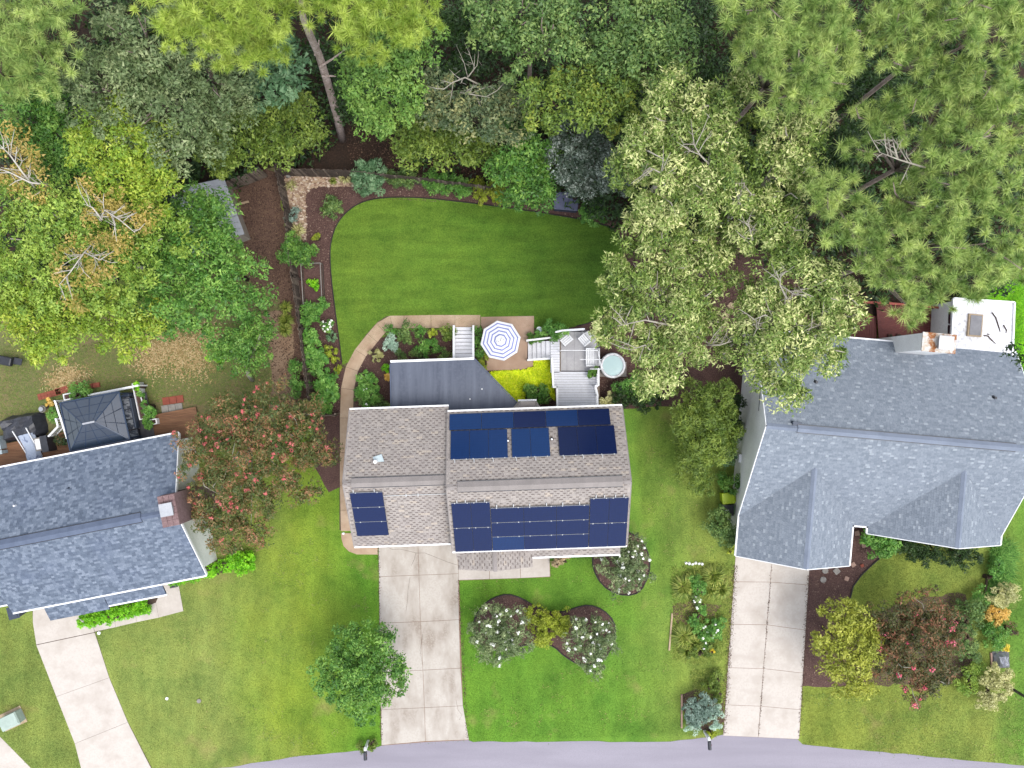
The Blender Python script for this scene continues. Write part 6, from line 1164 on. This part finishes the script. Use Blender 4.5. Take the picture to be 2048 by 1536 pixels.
for i, (x, y, r) in enumerate(((1365, 1172, 24), (1385, 1155, 16), (1425, 1150, 24), (1440, 1175, 20), (1418, 1175, 20), (1365, 1270, 24), (1385, 1285, 20), (1372, 1300, 16))): strap(['left upper strappy daylily in the wildflower strip', 'small strappy daylily between the upper two', 'right upper strappy daylily in the wildflower strip', 'strappy daylily nearest the right driveway', 'strappy daylily in the middle of the upper clump', 'lower strappy daylily beside the pale timber', 'lower right strappy daylily', 'lowest strappy daylily by the timber end'][i], x, y, r, 'leaf_strap', 240, .5, .05, 'daylily', 'strappy daylilies of the wildflower strip')
shrub('pale green plant between the strappy daylilies', [(1395, 1165, 14, .4), (1400, 1180, 10, .4)], 'leaf_shrub', cr=.16); shrub('white flowering plant in the wildflower strip, upper', [(1392, 1200, 10, .4)], 'leaf_forest', flowers=('flower_white', 24, .05, .2), cr=.14); shrub('green wildflower patch with white flowers, lower', [(1420, 1255, 16, .3), (1435, 1265, 14, .3), (1410, 1275, 16, .3), (1400, 1260, 12, .3), (1440, 1245, 10, .3)], 'leaf_shrub', flowers=('flower_white', 16, .05, .2), cr=.16, dens=.8)
shrub('olive wildflower patch below the daylilies', [(1400, 1300, 18, .25), (1420, 1295, 16, .25), (1385, 1310, 12, .25)], 'leaf_olive', cr=.16, dens=.6); shrub('yellow flowering plant at the lower wildflower strip', [(1424, 1300, 5, .4)], 'flower_yellow', cr=.1); shrub('green patch by the wildflower bare soil', [(1405, 1220, 12, .35), (1385, 1240, 12, .3)], 'leaf_shrub', cr=.14)
shrub('grey green rounded spruce in the mailbox bed', [(1392, 1415, 22, 1), (1410, 1410, 22, 1.1), (1400, 1435, 18, .9), (1385, 1435, 14, .7)], 'leaf_spruce', cr=.2, L=.1, Wd=.045); shrub('blue spruce tuft at the driveway side of the mailbox bed', [(1430, 1420, 14, .7), (1428, 1445, 13, .6)], 'leaf_silver', cr=.15, L=.08, Wd=.04); shrub('blue spruce tuft at the lower left of the mailbox bed', [(1382, 1455, 11, .5), (1393, 1450, 8, .5)], 'leaf_silver', cr=.15, L=.08, Wd=.04)
shrub('round yellow green plant above the spruce', [(1432, 1353, 10, .5)], 'leaf_olive'); shrub('wild green patch above the spruce', [(1415, 1370, 14, .3), (1430, 1380, 14, .3), (1440, 1395, 10, .3)], 'leaf_olive', cr=.16, dens=.6); shrub('grassy plant at the second mailbox post', [(1423, 1467, 9, .35)], 'leaf_gold', cr=.14); shrub('plant at the foot of the first mailbox', [(722, 1494, 9, .35), (748, 1486, 8, .35), (742, 1493, 7, .3)], 'leaf_olive', cr=.14, dens=.7)
shrub('pinkish hydrangea beside the front walk', [(1118, 1119, 10, .5), (1130, 1116, 8, .5), (1110, 1126, 6, .4)], 'leaf_pinkbuff', cr=.15); shrub('dark shrub peeping from under the porch gable', [(950, 1112, 12, .6)], 'leaf_dark'); shrub('small plant at the porch gable peak', [(985, 1128, 7, .5)], 'leaf_forest', cr=.12)
shrub('green feathery shrub right of the red crape myrtle', [(1930, 1240, 24, 1), (1945, 1215, 22, .9), (1925, 1280, 26, 1.2), (1935, 1310, 20, .9), (1920, 1215, 14, .6)], 'leaf_forest'); shrub('buff tipped round shrub on the right lawn border', [(2005, 1195, 24, 1), (2015, 1180, 18, .8)], 'leaf_cream', cr=.22); shrub('orange flowering clump at the right border', [(1980, 1228, 12, .6), (1995, 1232, 13, .6), (2005, 1226, 10, .6), (1992, 1245, 9, .5)], 'flower_orange', cr=.16)
shrub('green leafy plant below the orange flowers', [(1980, 1260, 14, .5), (1995, 1270, 18, .6), (1985, 1285, 14, .5), (1972, 1258, 9, .5)], 'leaf_shrub'); shrub('brown dry plant right of the green leafy plant', [(2020, 1258, 14, .4)], 'leaf_crape_red', dens=.6); shrub('small yellow plant above the wrapped box', [(2010, 1296, 6, .4)], 'flower_yellow', cr=.12); shrub('pale yellow green shrub by the lamp post', [(1980, 1355, 24, 1), (1995, 1375, 26, 1.1), (1965, 1395, 18, .8), (2005, 1355, 18, .9), (1975, 1400, 16, .8)], 'leaf_cream', cr=.22); shrub('bright green shrub left of the pale lamp shrub', [(1935, 1360, 18, .7), (1945, 1345, 18, .7), (1925, 1375, 14, .6), (1950, 1335, 14, .6)], 'leaf_limegreen'); shrub('green border shrubs by the right lawn, upper', [(1990, 1145, 14, .7), (2000, 1120, 14, .7), (1960, 1195, 18, .6)], 'leaf_shrub')

# undergrowth of the wood: nobody could count it
UG = []
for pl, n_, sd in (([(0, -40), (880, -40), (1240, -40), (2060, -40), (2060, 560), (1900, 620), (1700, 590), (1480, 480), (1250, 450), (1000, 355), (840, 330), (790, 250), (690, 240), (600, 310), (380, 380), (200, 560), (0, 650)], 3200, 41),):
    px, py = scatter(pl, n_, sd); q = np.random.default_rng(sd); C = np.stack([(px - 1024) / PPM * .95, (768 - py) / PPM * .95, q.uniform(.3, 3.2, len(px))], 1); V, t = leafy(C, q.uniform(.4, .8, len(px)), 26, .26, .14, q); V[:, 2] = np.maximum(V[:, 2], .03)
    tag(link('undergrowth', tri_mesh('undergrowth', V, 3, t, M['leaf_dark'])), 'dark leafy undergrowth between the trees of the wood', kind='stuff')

# wild mixed growth of the flower strip and dirt along the right driveway
turf('wild_grass', [(1342, 1132), (1400, 1122), (1468, 1128), (1456, 1320), (1400, 1330), (1340, 1318), (1346, 1240)], 4200, 0, M['leaf_strap'], .1, .3, 61, 'wild grass of the flower strip by the right driveway', wid=.035)
turf('wild_grass', [(1380, 1340), (1445, 1335), (1448, 1400), (1390, 1400)], 1200, 0, M['leaf_strap'], .1, .25, 62, 'wild grass above the mailbox spruce', wid=.035)
def dirt(label, a, c, n, sp, seed):
    q = np.random.default_rng(seed); t = q.uniform(0, 1, n); off = q.normal(0, sp, n); x = a[0] + (c[0] - a[0]) * t + off; y = a[1] + (c[1] - a[1]) * t
    cc = np.stack([(x - 1024) / PPM, (768 - y) / PPM, np.full(n, .036) + q.uniform(0, .01, n)], 1); an = q.uniform(0, 6.28, n); L = q.uniform(.03, .1, n)[:, None]; u = np.stack([np.cos(an), np.sin(an), np.zeros(n)], 1) * L / 2; v = np.stack([-np.sin(an), np.cos(an), np.zeros(n)], 1) * L * .2
    tag(link('drive_litter', tri_mesh('drive_litter', np.stack([cc - u, cc + v, cc + u, cc - v], 1).reshape(-1, 3), 4, q.uniform(0, 1, n), M['litter'])), label, kind='stuff')
dirt('dry litter along the left edge of the right driveway', (1470, 1130), (1446, 1468), 1500, 3.5, 71); dirt('dry litter along the right edge of the right driveway', (1616, 1150), (1599, 1474), 500, 2.0, 72); dirt('dry litter in the middle joint of the right driveway', (1543, 1130), (1517, 1470), 260, 1.0, 73)
dirt('dry litter along the left edge of the solar house driveway', (757, 1095), (763, 1486), 420, 1.6, 74); dirt('dry litter along the right edge of the solar house driveway', (917, 1160), (935, 1475), 420, 1.6, 75)
